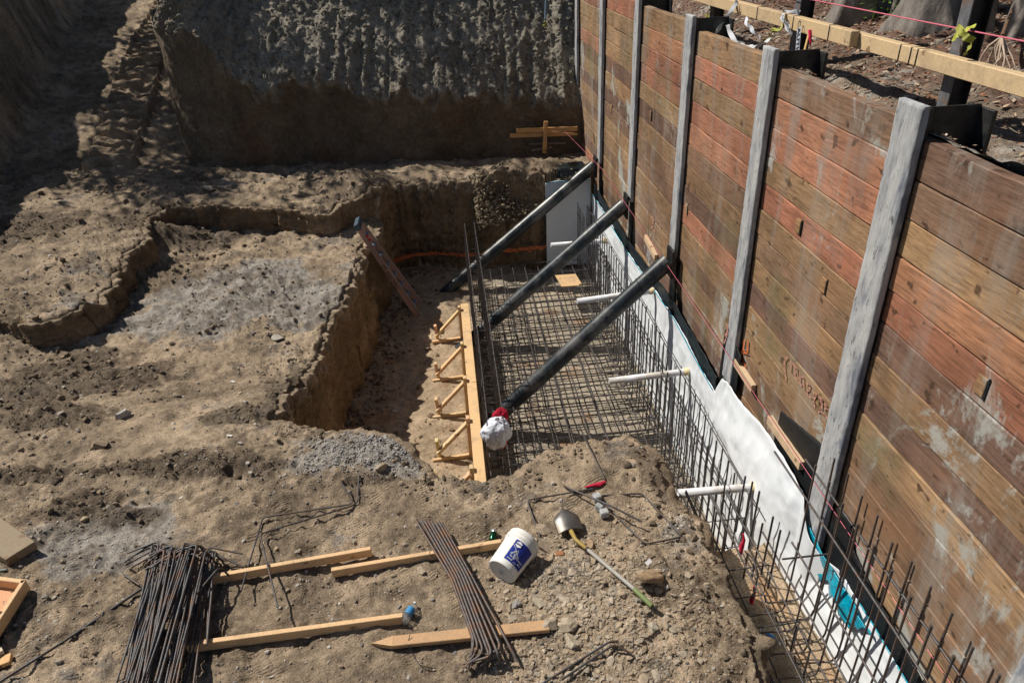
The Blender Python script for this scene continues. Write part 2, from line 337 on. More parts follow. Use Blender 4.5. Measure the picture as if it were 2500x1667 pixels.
# orange/pink paint marks on the cut
C=tcol(X,Y,Z,q)
jit=(.075*ss(.0,.3,q['k'])*ss(1,.85,q['k'])+.05*ss(0,.3,q['up'])*ss(1,.7,q['up'])); X2=X+jit*fbm(Z*4,Y*5,X*4,4,.65); Y=Y+jit*.5*fbm(Z*4+9,Y*5,X*4,4,.65); Z=Z+jit*.4*fbm(X*9,Y*9,4,2)
grd=grid('ground',np.stack([X2,Y,Z],-1),M_soil,C); tag(grd,kind='structure')
def cutface(name,P,n,m,sdf,wk,sgn,d0,d1,zb_,seed,base,topc,teeth=.02,amp=.035):
    pl_,t_=arc(P,n); tg_=np.gradient(pl_,axis=0); tg_/=np.linalg.norm(tg_,axis=1)[:,None]; nm=np.stack([tg_[:,1],-tg_[:,0]],-1)
    if (sdf(pl_[:,0]+nm[:,0]*.3,pl_[:,1]+nm[:,1]*.3)-sdf(pl_[:,0],pl_[:,1])).mean()<0: nm=-nm
    def at(c_):
        s_=np.full(n,float(c_))
        for _ in range(6):
            x_=pl_[:,0]+nm[:,0]*s_; y_=pl_[:,1]+nm[:,1]*s_; w_=terrain(x_,y_,False)[1]['wob']*wk; s_=s_+.7*(c_-(sdf(x_,y_)+w_))
        k_=np.ones(9)/9; s_=np.convolve(np.pad(s_,4,'edge'),k_,'valid'); return s_
    sa=at(0.); x0=pl_[:,0]+nm[:,0]*(sa-sgn*.10); y0=pl_[:,1]+nm[:,1]*(sa-sgn*.10); zt_=terrain(x0,y0)[0]+.004; zt_=np.convolve(np.pad(zt_,2,'edge'),np.ones(5)/5,'valid')
    v=np.linspace(0,1,m)[None,:]; zb2=zb_(x0,y0)[:,None]; Zf=zb2+(zt_[:,None]-zb2)*v; W=np.repeat(t_[:,None],m,1)
    off=d0+(d1-d0)*(1-v)**.42
    rag=np.abs(fbm(W*2.2,Zf*2.6,seed,5,.6)); fine_=fbm(W*11,Zf*11,seed+3,4,.6); th=np.abs(((W*5.5+.5*fbm(W*1.2,Zf*1,seed+5,2))%1)-.5)*2*ss(-.1,.5,fbm(W*.9,Zf*.9,seed+8,3))
    lay=fbm(W*.5,Zf*7,seed+9,3); ex=(amp*1.5*rag+amp*.5*fine_+teeth*th+.02*lay)*ss(0,.06,v)*ss(1.001,.93,v)+.02*ss(.8,.97,v)*(1+fine_)*ss(1.001,.985,v)
    S_=sa[:,None]+off+sgn*np.abs(ex)-sgn*.06*ss(.985,1,v); V=np.stack([pl_[:,0][:,None]+nm[:,0][:,None]*S_,pl_[:,1][:,None]+nm[:,1][:,None]*S_,Zf+.008*fine_-.045*ss(.975,1,v)],-1)
    n3=fbm(W*1.4,Zf*2.5,seed+20,5,.6)[...,None]; cr=np.abs(fbm(W*1.6,Zf*1.2,seed+31,3,.55))[...,None]; col=np.array(base)*(1+.3*n3)*(1+.12*lay[...,None]); col=col*(1-.65*ss(.035,.0,cr)); tp=ss(.80,.94,v+.06*fine_)[...,None]; col=col*(1-tp)+np.array(topc)*(1+.3*fine_[...,None])*tp
    o=grid(name,V,M_clod,np.clip(col,.015,.6)); return tag(o,kind='structure'),V
iS=PIT.index((-2.42,7.15))
# tread marks of a machine pressed into the ramp
ts=np.linspace(.25,13.5,760)[:,None]; tl_=np.linspace(-.48,.78,46)[None,:]; wv_=.10*np.sin(ts*.55)+.02+.085*ts
tx=RP[0]+RD[0]*ts+RD[1]*(tl_+wv_); ty=RP[1]+RD[1]*ts-RD[0]*(tl_+wv_); tz_=terrain(tx,ty,False)[0]
tp_=(ts/.46+.10*fbm(tl_*3+0*ts,ts*.5,3,3)+.06*np.sin(ts*3))%1; ed_=ss(-.48,-.40,tl_)*ss(.78,.70,tl_); hgt=.21*ss(.03,.16,tp_)*ss(.75,.55,tp_)*(.6+.4*ss(-.5,.3,fbm(ts*1.1,tl_*2,8,3)))
fd_=ss(.25,1.2,ts); Zt=tz_+(.04*fd_+hgt*fd_+.012*fbm(tx*9,ty*9,2,4))*ed_-.06*(1-ed_)-.06*(1-fd_)
nn_=fbm(tx*3,ty*3,5,4)[...,None]; grid_=grid('ramp_tread',np.stack([tx,ty,Zt],-1),M_clod,np.clip(C_tan*(1.02+.2*nn_),.02,.6)); tag(grid_,kind='structure')
i0=PIT.index((2.0,15.05)); WN=[(-1.5,6.5),(-1.95,6.75),(-2.42,7.15)]+PIT[:i0-1:-1]
_,VW=cutface('pit_face',WN,1100,80,lambda x,y:sdp(x,y,PIT),.9,-1,-.02,-.12,lambda x,y:x*0-2.12,3,(.25,.175,.105),(.31,.24,.168))
NL=[(1.97,4.2),(1.98,4.75),(1.82,5.2),(1.75,5.6),(1.58,5.9),(1.1,5.82),(.65,5.75),(.4,5.62),(.05,5.54),(-.5,5.62),(-.55,5.86),(-.95,6.25),(-1.52,6.5)]
cutface('pit_face',NL,300,50,lambda x,y:sdp(x,y,PIT),.9,-1,-.02,-.12,lambda x,y:x*0-2.12,13,(.25,.175,.105),(.31,.24,.168))
NT=[(1.82,-1),(1.8,2.2),(1.86,3.0),(1.96,3.4),(1.84,3.8),(1.97,4.2)]
cutface('trench_face',NT,300,40,lambda x,y:sdp(x,y,PIT),.9,-1,-.02,-.12,lambda x,y:x*0-1.02,23,(.27,.20,.125),(.24,.19,.135),.01,.06)
UL=UP[2:-3]
cutface('ledge_face',UL,1000,34,lambda x,y:sdp(x,y,UP),1.0,1,.01,.09,lambda x,y:terrain(x,y,False)[0]*0+np.minimum(-.5,terrain(x,y,False)[0]-.05)-.03,43,(.22,.16,.105),(.29,.225,.158),.008,.03)
# ------------------------------------------------------------ cliff behind the pit
pl,tl=arc([(4.4,16.65),(3.2,16.7),(1.5,16.8),(-.4,16.95),(-3.4,17.35),(-5.9,17.75),(-6.6,18.3),(-7.0,20.5),(-8.2,25),(-9.6,31),(-11,40)],900)
tg=np.gradient(pl,axis=0); tg/=np.linalg.norm(tg,axis=1)[:,None]; inn=np.stack([tg[:,1],-tg[:,0]],-1)   # into the cliff
if inn[200,1]<0: inn=-inn
prof=[]   # (inward, z, zone)
m1,m2,m3=90,150,60
vv=np.concatenate([np.linspace(0,1,m1,endpoint=False),np.linspace(1,2,m2,endpoint=False),np.linspace(2,3,m3)])
T,Vv=np.meshgrid(tl,vv,indexing='ij')
zb=1.55+.22*fbm(tl*.8,tl*0,1,3)+.25*ss(6,9,tl)-.25*ss(4,1,tl); zb=zb+1.1*ss(8.6,10.4,tl)+.12*fbm(tl*4,tl*0,5,3)
zb=zb[:,None]
a=np.clip(Vv,0,1);b_=np.clip(Vv-1,0,1);c_=np.clip(Vv-2,0,1)
rd=1-ss(9.6,10.6,T)*.75
zt=3.85+.10*fbm(T*.7,T*0,7,3)
step=ss(.92,.96,b_)
Zc=-.5+(zb+.5)*a+(zt-zb)*b_+ (1.2*c_+.5*c_**2)
run=.10*a+(1.95*rd)*(b_-.0)*(1)+c_*8.0
sl_=ss(.90,1.06,Vv+.10*fbm(np.repeat(tl[:,None],len(vv),1)*6,Vv*9,2,4))
over=-.05*sl_*(1-ss(1.05,1.9,Vv))            # the loose layer stands proud of the smooth cut
W_=np.repeat(tl[:,None],len(vv),1)
fur=fbm(W_*2.1,Zc*.12,4,3)+.5*fbm(W_*5,Zc*.3,8,2)
clump=fbm(W_*10,Zc*4.5,3,5,.65)+.55*fbm(W_*6.5,Zc*.55,13,3)
rid=np.abs(fbm(W_*4,Zc*3.2,9,3))
amp=sl_*(1-c_*.5)
disp=-(amp*(.08*fur+.042*clump+.02*rid+.03*fbm(W_*16,Zc*14,6,3)))-(1-sl_)*(.045*fbm(W_*1.3,Zc*1.3,5,5)+.012*fbm(W_*9,Zc*9,5,3))
ledge=-.14*ss(.90,.93,b_)*(1-ss(.965,.99,b_)); inw=run+over+disp+ledge
Pc=np.stack([pl[:,0][:,None]+inn[:,0][:,None]*inw,pl[:,1][:,None]+inn[:,1][:,None]*inw,Zc+.03*amp*fbm(W_*8,Zc*8,20,3)],-1)
nz=fbm(W_*1.5,Zc*1.5,3,5)[...,None]
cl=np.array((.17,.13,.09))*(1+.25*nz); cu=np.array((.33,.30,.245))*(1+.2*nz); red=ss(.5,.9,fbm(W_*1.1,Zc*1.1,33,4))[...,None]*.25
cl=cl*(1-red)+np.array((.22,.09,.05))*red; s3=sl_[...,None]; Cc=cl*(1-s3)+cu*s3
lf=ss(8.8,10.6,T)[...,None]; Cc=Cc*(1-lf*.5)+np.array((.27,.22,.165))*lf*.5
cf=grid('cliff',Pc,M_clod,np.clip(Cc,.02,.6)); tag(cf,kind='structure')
# ------------------------------------------------------------ upper ground beyond the wall
gy=[0.]
while gy[-1]<45: gy.append(gy[-1]+max(.03,.008*gy[-1]))
gy=np.array(gy); gx=3.2+np.r_[np.linspace(0,5,170),np.linspace(5.05,30,60)]
GX,GY=np.meshgrid(gx,gy)
def upz(x,y):
    z=3.49-.28*ss(3.2,3.7,x)*ss(5.9,4.2,x)+.10*ss(4.3,6,x)+.08*np.clip(x-6.5,0,20)*.4
    z=z-.18*np.exp(-((x-3.75-.1*fbm(y*.8,y*0,1,2))/.22)**2)+.05*fbm(x*1.2,y*1.2,3,4)+.018*fbm(x*7,y*7,3,3)
    z=z-.25*ss(9,16,y)*ss(6,3.5,x)
    return z
GZ=upz(GX,GY); n=fbm(GX*2,GY*2,5,5)[...,None]
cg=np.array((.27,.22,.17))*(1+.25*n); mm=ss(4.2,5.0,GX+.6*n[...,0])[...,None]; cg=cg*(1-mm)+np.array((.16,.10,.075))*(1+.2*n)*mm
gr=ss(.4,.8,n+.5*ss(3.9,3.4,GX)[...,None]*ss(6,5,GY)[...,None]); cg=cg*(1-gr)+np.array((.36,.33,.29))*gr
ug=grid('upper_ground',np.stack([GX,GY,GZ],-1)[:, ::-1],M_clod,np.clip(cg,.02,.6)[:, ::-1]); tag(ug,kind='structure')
# ------------------------------------------------------------ shoring wall: piles and lagging
XB=3.125; XF=3.05
PY=[(2.24,.28),(4.59,.29),(6.90,.265),(9.30,.27),(11.87,.27),(14.50,.27),(17.2,.27)]
PN=['at the lower right corner, mostly out of frame','widest and nearest, with a blue smear halfway down','between the two broad timber panels, foot wrapped in white sheet','holding the top of the nearest diagonal pipe strut','holding the top of the middle diagonal pipe strut','holding the top of the farthest diagonal pipe strut','farthest one, at the corner with the earth cliff']
PB=[-.3,-.3,-.05,.55,.5,.42,-.3]
PT=[3.62,3.66,3.68,3.72,3.72,3.66,3.62]
for i,((py,pw),nm) in enumerate(zip(PY,PN)):
    e=empty('soldier_pile',(XF+.2,py,-2.1),'mortar coated pile, '+nm,'soldier pile','soldier piles of the shoring wall')
    nv=160;nu=13; zz=np.linspace(PB[i],PT[i],nv)[:,None]; u=np.linspace(-1,1,nu)[None,:]
    yy=py+u*pw/2+.003*fbm(zz*6+i*9,u*0+(u>0)*5.,3,3)*np.abs(u)**3; xx=XF+0*zz+.0045*fbm(zz*9,u*2.5,i*3.3,4)+.004*ss(.9,1.,np.abs(u)); zv=zz+0*u
    V=np.stack([xx+0*u,yy,zv],-1); bk=V.copy(); bk[...,0]=XF+.05
    V=np.concatenate([bk[:,:1],V,bk[:,-1:]],1); V=np.concatenate([bk[-1:][:, [0]+list(range(nu))+[-1]],V[::-1],bk[:1][:, [0]+list(range(nu))+[-1]]],0)
    grid('mortar_coat',V,M_post,parent=e)
    b=MB(); b.box((XF+.065,py,(PT[i]-2.3)/2-.01),(.03,pw*.94,PT[i]+2.28),bev=.003); b.build('front_flange',M_steel,e)
    b=MB(); b.box((XF+.29,py,(PT[i]-2.3)/2-.02),(.42,.02,PT[i]+2.26)); b.build('web',M_steel,e)
    b=MB(); b.box((XF+.515,py,(PT[i]-2.3)/2-.03),(.03,pw*.94,PT[i]+2.24),bev=.003); b.build('back_flange',M_steel,e)
    if i in(2,3,4,5):
        b=MB(); b.box((XF+.09,py-.17,PB[i]-.35),(.03,.07,.6),bev=.01); b.build('side_plate',M_steel,e)
reds=[gam(c) for c in((176,118,94),(168,108,86),(180,126,100),(158,102,88),(170,120,90))]
tans=[gam(c) for c in((166,136,100),(156,128,96),(146,118,88),(170,142,106))]
brns=[gam(c) for c in((122,98,82),(112,88,78),(132,106,84),(104,82,76),(138,114,94))]
top=[3.44,3.52,3.55,3.61,3.60,3.53,3.5]
LN=['nearest, right of the widest pile, running out of the frame','broad, with faded pink writing, between the two nearest piles','third from the right, split and chipped near its right pile','fourth from the right, with a dark long split in a reddish board','fifth from the right, narrow, olive and tan boards','farthest, narrowest, tan boards with grey mortar smears']
PAT={0:'bbtrrbtbtbbbtbbttbbb',1:'brrtrtbtbttbbtbbbttb',2:'trtrrbtbrtbtbbtbbbbb',3:'trrrtbtbbtbttbtbbbbb',4:'rtttbtbbttbttbbtbbbb',5:'rttrbtbtbttbrbtbbbbb'}
PAT={k:v for k,v in PAT.items()}
for i in range(6):
    y0=PY[i][0]+.015;y1=PY[i+1][0]-.015
    if i==0: y0=1.0
    b=MB(); z=top[i]+(.0); k=0
    while z>-2.3:
        h=.272+random.uniform(-.006,.008); pk=PAT[i][k%20]; col=random.choice({'r':reds,'t':tans,'b':brns}[pk]); f=random.uniform(.86,1.12); col=tuple((c*.7+m_*.3)*f for c,m_ in zip(col,(.235,.145,.085)))
        n=26; xo=random.uniform(-.007,.007); tl1=random.uniform(-.004,.004); sd=random.uniform(0,90)
        ty=np.linspace(y0,y1,n); et=.0055*fbm(ty*2.6,ty*0+sd,1,5)-.001; eb=.0055*fbm(ty*2.6,ty*0+sd,7,5)+max(0,random.gauss(-.001,.004))
        if k==0: et=et+.02*fbm(ty*1.2,ty*0,sd,3)
        vs=[]
        for j in range(n):
            zt_=z+et[j]+tl1*(j/n-.5); zb_=z-h+.005+eb[j]+tl1*(j/n-.5); x=XB+xo+.003*math.sin(j*.5+sd)
            vs+=[(x+.09,ty[j],zt_),(x+.007,ty[j],zt_),(x,ty[j],zt_-.007),(x,ty[j],zb_+.007),(x+.007,ty[j],zb_),(x+.09,ty[j],zb_)]
        fs=[(j*6+a,j*6+(a+1)%6,(j+1)*6+(a+1)%6,(j+1)*6+a) for j in range(n-1) for a in range(6)]+[tuple(range(6)),tuple(range(n*6-6,n*6))]
        b.add(vs,fs,col); z-=h; k+=1
    e=empty('lagging_panel',(XB,(y0+y1)/2,-2.1),'plank panel: '+LN[i],'timber panel','timber panels of the shoring wall')
    b.build('planks',M_lag,e)
    b=MB(); b.box((XB+.12,(y0+y1)/2,.6),(.02,y1-y0,5.6)); b.build('backing',M_black,e)
    # small spacer blocks let into the planks
    spots={0:[(2255,885)],1:[(1835,520),(1893,655)],2:[(1578,480)],3:[(1495,265)],4:[(1405,250)],5:[]}[i]
    for px,pyy in spots:
        p=ax(px,pyy,XB-.003); bb=MB(); bb.box((XB-.002,p.y,p.z),(.03,.085,.13),col=gam((150,120,85)),bev=.004); bb.build('spacer_block',M_lag,e)
        bb=MB(); bb.box((XB+.001,p.y-.05,p.z),(.024,.014,.15),col=(.02,.015,.01)); bb.build('slot',M_black,e)
# timber cleats nailed across the lower planks
for (a,bq,lb) in (((1484,545),(1508,592),'short pale timber cleat on the wall above the nearest pipe strut'),((1690,828),(1732,893),'mud splashed pale timber cleat beside the sheet wrapped pile'),((1768,962),(1843,1070),'long pale timber cleat above the black dimpled mat')):
    p=ax(*a,XB-.03);q_=ax(*bq,XB-.03); z=(p.z+q_.z)/2; b=MB(); b.beam((XB-.035,p.y,p.z),(XB-.035,q_.y,q_.z),.055,.10,gam((205,178,145)),(0,0,1),.004); b.build('timber_cleat',M_lum,label=lb,cat='timber')
# pink and orange paint marks
def stroke(name,strokes,wd,mat,plane,label=None,cat=None,parent=None):
    b=MB(); root=None
    if label: root=empty(name,plane(*strokes[0][0]),label,cat)
    for st in strokes:
        if root: b=MB()
        pts=[plane(*p) for p in st]
        for a,c in zip(pts[:-1],pts[1:]):
            d=(c-a).normalized() if (c-a).length>0 else Vector((0,1,0)); s_=Vector((1,0,0)).cross(d)*wd/2
            b.add([a-s_-d*wd*.3,a+s_-d*wd*.3,c+s_+d*wd*.3,c-s_+d*wd*.3],[(0,1,2,3)])
        if root: b.build('stroke',mat,root)
    return root or b.build(name,mat,parent)
M_pk=simple('pink_paint',(.52,.25,.2),.8,40,.35,bst=0); M_or=simple('orange_paint',(.62,.17,.06),.8,30,.4,bst=0)
ZD=lambda p:((1880+p[0]*.12755)/K,(840+p[1]*.12755)/K)
pl1=lambda x,y:ax(*ZD((x,y)),XB-.012)
stroke('painted_note',[[(330,240),(280,300),(270,420),(285,560),(300,690)],[(400,330),(385,510)],[(430,370),(510,470),(520,560)],[(480,520),(460,600),(540,700),(600,790)],[(565,560),(575,700)],[(590,620),(640,640),(645,850)],[(700,760),(745,760),(765,810),(745,880),(690,905),(735,980),(785,1030)],[(830,920),(850,985),(890,1000),(880,930)],[(880,1000),(825,1060),(850,1130),(850,1200)],[(950,1010),(1000,1060),(980,1120),(940,1060),(990,1080)],[(1000,1130),(980,1250),(920,1300)],[(950,1260),(1050,1360),(1110,1450)],[(1040,1160),(1075,1150),(1080,1210),(1040,1240)],[(1100,1240),(1140,1290),(1120,1480)]],.016,M_pk,pl1,'faded pink sprayed figures on the planks of the broad panel','paint mark')
ZE=lambda x,y:ax((1650+x*.3636)/K,(550+y*.3636)/K,XB-.012)
stroke('painted_mark',[[(415,800),(440,860),(430,880)],[(460,770),(450,850),(480,860),(485,780)],[(400,880),(440,890),(470,950)]],.03,M_or,ZE,'orange sprayed letters right of the sheet wrapped pile','paint mark')
ZF=lambda x,y:ax((1390+x*.287)/K,(400+y*.287)/K,XB-.012)
stroke('painted_curl',[[(705,455),(715,450),(720,490),(705,520),(715,545),(728,580)],[(700,540),(715,545)]],.03,M_pk,ZF,'pink sprayed numeral 2 above the short cleat','paint mark')
ZG=lambda x,y:ax((1650+x*.3636)/K,(550+y*.3636)/K,XF-.006)
stroke('painted_stripe',[[(340,660),(352,700),(330,740)],[(325,790),(335,760),(345,730)]],.025,M_pk,ZG,'pink sprayed figures on the sheet wrapped pile','paint mark')
# ------------------------------------------------------------ white membrane, dimpled mat, blue film
mt=[(2.0,-.10),(2.95,-.08),(3.88,-.05),(4.4,-.12),(4.56,-.18),(4.73,.04),(5.24,.14),(5.78,.11),(6.3,.08),(6.60,.06),(6.86,.02),(7.05,-.30),(7.9,-.26),(8.77,-.19),(10.2,-.27),(11.51,-.35),(13.5,-.34),(14.7,-.33)]
mt=[(1.5,ax(2160,1690,3.08).z)]+[(ax(px,py,3.08).y,ax(px,py,3.08).z) for px,py in ((2085,1568),(2010,1440),(1940,1330),(1895,1270))]+[(p_,z_) for p_,z_ in mt if p_>4.5]
mt=np.array(mt)
Yv=np.linspace(1.0,14.72,620); ztop=np.interp(Yv,mt[:,0],mt[:,1]); zbot=-1.02-1.1*ss(5.0,5.4,Yv)
t=np.linspace(0,1,70)[None,:]; YY=Yv[:,None]+0*t; zt2=ztop[:,None]+.012*fbm(YY*3,YY*0,3,4); ZZ=zbot[:,None]*(1-t)+zt2*t
bul=.07*ss(3.9,5.5,YY)*ss(7.6,6.4,YY)
XX=2.985+.095*ss(4.9,4.5,YY)*t-.03*(1-t)-bul*np.sin(np.clip(t,0,1)*2.6)*(.8+.5*fbm(YY*2,ZZ*2,3,2))+.022*fbm(YY*1.6,ZZ*2.2,5,4)+.010*np.abs(fbm(YY*5,ZZ*2,9,3))+.05*t**6*ss(7.2,5.5,YY)*ss(4.2,5,YY)
for py,pw in PY: XX=np.minimum(XX,2.985+.3*np.clip(np.abs(YY-py)-.1,0,1))
e=grid('membrane',np.stack([XX,YY,ZZ],-1),M_mem); md=e.modifiers.new('s','SOLIDIFY'); md.thickness=.006; md.offset=1
tag(e,'white waterproofing sheet draped along the foot of the timber wall','membrane')
def strip(name,pts,zlo,mat,x,label,cat,amp=.01,parent=None):
    pts=np.array(pts); yv=np.linspace(pts[0,0],pts[-1,0],260); zt_=np.interp(yv,pts[:,0],pts[:,1]); zl=zlo(yv); t=np.linspace(0,1,14)[None,:]
    yy=yv[:,None]+0*t; z_=zl[:,None]*(1-t)+zt_[:,None]*t+.01*fbm(yy*5,yy*0,2,3)*t; x_=x+amp*fbm(yy*4,z_*5,1,3)
    o=grid(name,np.stack([x_,yy,z_],-1),mat,parent=parent); md=o.modifiers.new('s','SOLIDIFY'); md.thickness=.008; return tag(o,label,cat)
mtop=lambda y,d=-.3: np.interp(y,mt[:,0],mt[:,1])+d
strip('drainage_mat',[(7.06,-.10),(8.0,-.06),(8.9,.0),(10.3,-.08),(11.6,-.15),(13.5,-.14),(14.7,-.13)],lambda y:mtop(y,-.15),M_black,3.02,'dark film covered band above the white sheet behind the pipe struts','drainage mat')
strip('drainage_mat',[(ax(px,py,3.1).y,ax(px,py,3.1).z) for px,py in ((1985,1315),(1962,1260),(1953,1190),(1925,1165))],lambda y:mtop(y,-.15),M_dim,3.1,'black dimpled mat right of the widest pile at its foot','drainage mat',.004)
strip('drainage_mat',[(4.74,.62),(4.9,.60),(5.2,.52),(5.62,.42),(5.66,.10)],lambda y:mtop(y,-.15),M_dim,3.118,'black dimpled mat left of the widest pile below the long cleat','drainage mat',.004)
strip('drainage_mat',[(6.62,.45),(6.77,.50)],lambda y:mtop(y,-.1),M_dim,3.075,'small black dimpled piece right of the sheet wrapped pile','drainage mat',.003)
strip('drainage_mat',[(7.04,.55),(7.14,.52)],lambda y:mtop(y,-.1),M_dim,3.075,'small black dimpled piece left of the sheet wrapped pile','drainage mat',.003)
strip('drainage_mat',[(ax(px,py,3.1).y,ax(px,py,3.1).z) for px,py in ((2190,1660),(2118,1568),(2060,1450),(1985,1315))],lambda y:mtop(y,-.1),M_dim,3.1,'thin black dimpled band under the nearest timber panel','drainage mat',.004)
strip('blue_film',[(3.45,-.27),(3.7,-.24),(4.1,-.22),(4.4,-.20),(4.62,-.16)],lambda y:mtop(y,-.28)+.12*np.abs(fbm(y*6,y*0,1,2))+.1*ss(4.3,4.6,y)+.22*ss(3.8,3.5,y),M_blue,3.03,'crumpled bright blue plastic film at the foot of the widest pile','plastic film',.03)
def edge(name,ys_,label):
    b=MB(); b.tube([(2.975+(.1 if y<4.6 else 0),y,float(mtop(y,.004))) for y in np.linspace(*ys_,60)],.007,5); b.build(name,M_blue,label=label,cat='film edge')
edge('blue_edge',(1.6,3.8),'blue edge of film along the top of the near white sheet')
edge('blue_edge',(7.1,14.6),'blue edge of film along the top of the far white sheet')
# end panel standing across the north end of the pit
yy=np.linspace(0,1,40)[:,None];xx=np.linspace(1.97,2.95,40)[None,:]; zz=-2.0+(1.97+.02*np.sin(xx*9))*yy
o=grid('end_sheet',np.stack([xx+0*yy-.02*ss(.8,.0,yy)*0,14.76+.02*fbm(xx*2+0*yy,zz*2,3,3),zz],-1),M_mem); md=o.modifiers.new('s','SOLIDIFY'); md.thickness=.01
tag(o,'greyish white sheet standing across the far end of the pit','membrane')
b=MB(); b.tube([(1.97,14.74,-.03),(2.9,14.74,-.02)],.008,5); b.build('blue_edge',M_blue,label='blue edge of the sheet across the far end of the pit',cat='film edge')
b=MB(); b.box((2.62,15.3,-.1),(.62,.5,.5),bev=.03); b.build('black_liner',M_black,label='black plastic lined box behind the far end sheet',cat='liner')
# ------------------------------------------------------------ struts
for k,(top_,bot,lb) in enumerate([((2.98,9.19,.51),(.10,9.0,-2.07),'nearest big black pipe strut, with the T-shirt hung at its foot'),((2.98,11.88,.41),(-.34,11.66,-2.32),'middle big black pipe strut, scuffed grey along its top'),((2.98,14.6,.31),(-.42,14.1,-2.16),'farthest big black pipe strut, reaching beyond the timber form')]):
    a=Vector(top_);c=Vector(bot); e=empty('pipe_strut',c,'diagonal '+lb,'pipe strut','pipe struts bracing the shoring wall')
    b=MB(); b.tube([a,a.lerp(c,.5),c],.122,28); b.build('pipe',M_strut,e)
    b=MB(); b.box(a+Vector((.03,0,-.02)),(.04,.27,.42),bev=.004); b.build('end_plate',M_steel,e)
    for f in(.14,.86,.9):
        p=c.lerp(a,1-f); d=(a-c).normalized(); u=Vector((0,1,0)); v=d.cross(u).normalized(); b=MB()
        b.tube([p+(u*math.cos(g)+v*math.sin(g))*.128+d*.03*math.sin(g) for g in np.linspace(0,6.3,20)],.006,5); b.build('tie_wire',M_steel,e)
# ------------------------------------------------------------ PVC sleeves through the sheet
for (wx,wy),(ex,ey),lb in (((1340,467),(1225,478),'far under the farthest strut'),((1392,553),(1265,563),'crossing behind the middle strut'),((1500,668),(1325,692),'crossing behind the nearest strut'),((1580,853),(1398,875),'second nearest'),((1735,1118),(1557,1133),'nearest, with a glued yellowish end')):
    p=ax(wx,wy,2.97); q_=ay(ex,ey,p.y+.0); q_=Vector((q_.x,p.y,q_.z)); q_.z=min(q_.z,p.z+.02); q_.z=max(q_.z,p.z-.08)
    d=(q_-p).normalized(); e=empty('sleeve_pipe',p,'white plastic pipe sticking out of the wall sheet, '+lb,'pipe','white sleeve pipes through the wall sheet')
    b=MB(); r=.045; L=(q_-p).length; rot=d.to_track_quat('Z','Y').to_matrix().to_4x4(); mm_=Matrix.Translation(p)@rot
    b.lathe([(r,-.02),(r,L),(r-.006,L),(r-.006,.05),(0,.05)],mm_,20); b.build('tube',M_pvc,e)
    b=MB(); b.lathe([(r+.008,-.01),(r+.008,.06),(r,.06)],mm_,20,gam((225,205,160))); b.build('collar',M_plain,e)
    b=MB(); b.tube([p+d*L*.35+(Vector((0,1,0))*math.cos(g)+Vector((0,0,1))*math.sin(g))*.048 for g in np.linspace(0,6.3,14)],.004,5); b.build('tie_wire',M_steel,e)
# ------------------------------------------------------------ rebar
def put(name,me,parent,loc,rz=0):
    o=bpy.data.objects.new(name,me); S.collection.objects.link(o); o.parent=parent; o.location=Vector(loc)-Vector(parent.location); o.rotation_euler=(0,0,rz); return o
def bar_mesh(name,pts,r=.009,n=6,mat=None,**k): b=MB(); b.tube(pts,r,n,**k); return b.mesh(name,mat or M_rebar)
e=empty('footing_mat',(1.3,10.5,-2.0),'double layer grid of tied reinforcing bars on the pit floor','rebar mat')
lc=bar_mesh('cross_bar',[(0,0,.16),(0,0,.02),(.03,0,0),(1.2,.008,0),(2.35,0,0),(2.40,0,.02),(2.42,0,.10)],.010)
lcb=bar_mesh('cross_bar',[(0,0,.0),(.03,0,-.0),(1.2,-.01,0),(2.45,0,0)],.010)
ll=bar_mesh('long_bar',[(0,0,0),(.01,2,.005),(0,4,-.005),(.01,6.95,0)],.010)
for k in range(27):
    y=7.3+k*.265+random.uniform(-.02,.02)
    if y<12.9 or k%2==0: put('cross_bar',lc,e,(.32+random.uniform(-.05,.02),y,-1.62+random.uniform(-.01,.01)),random.uniform(-.012,.012))
    if y<13: put('cross_bar',lcb,e,(.28,y+.11+random.uniform(-.03,.03),-1.93),random.uniform(-.02,.02))
for k in range(10):
    x=.34+k*.258+random.uniform(-.02,.02); put('long_bar',ll,e,(x,7.1+random.uniform(-.1,.1),-1.60),random.uniform(-.004,.004)); put('long_bar',ll,e,(x+.1,6.9+random.uniform(-.1,.1),-1.91),random.uniform(-.006,.006))
# wall dowel curtain along the sheet
vb=bar_mesh('vertical_bar',[(-.32,0,.06),(-.30,0,.0),(-.03,0,-.01),(0,0,.03),(.004,0,.8),(0,.004,1.5)],.0095)
def hb(L): return bar_mesh('horizontal_bar',[(0,0,0),(.01,L*.5,.006),(0,L,0)],.0085)
e=empty('wall_dowels',(2.7,10,-2.0),'long curtain of upright bars standing in front of the white sheet','rebar curtain')
k=0; y=5.35
while y<14.5:
    put('vertical_bar',vb,e,(2.60+random.uniform(-.015,.015),y,-1.93+random.uniform(-.05,.06)),random.uniform(-.3,.3)); 
    put('vertical_bar',vb,e,(2.82,y+.08,-1.98+random.uniform(-.07,.05)),random.uniform(-.2,.2)); y+=.2+random.uniform(-.01,.012)
h9=hb(9.3)
for z in(-1.7,-1.15,-.68): put('horizontal_bar',h9,e,(2.61+.012,5.2+random.uniform(-.1,.1),z)); (z>-1.2) and put('horizontal_bar',h9,e,(2.83+.012,5.25,z+.13))
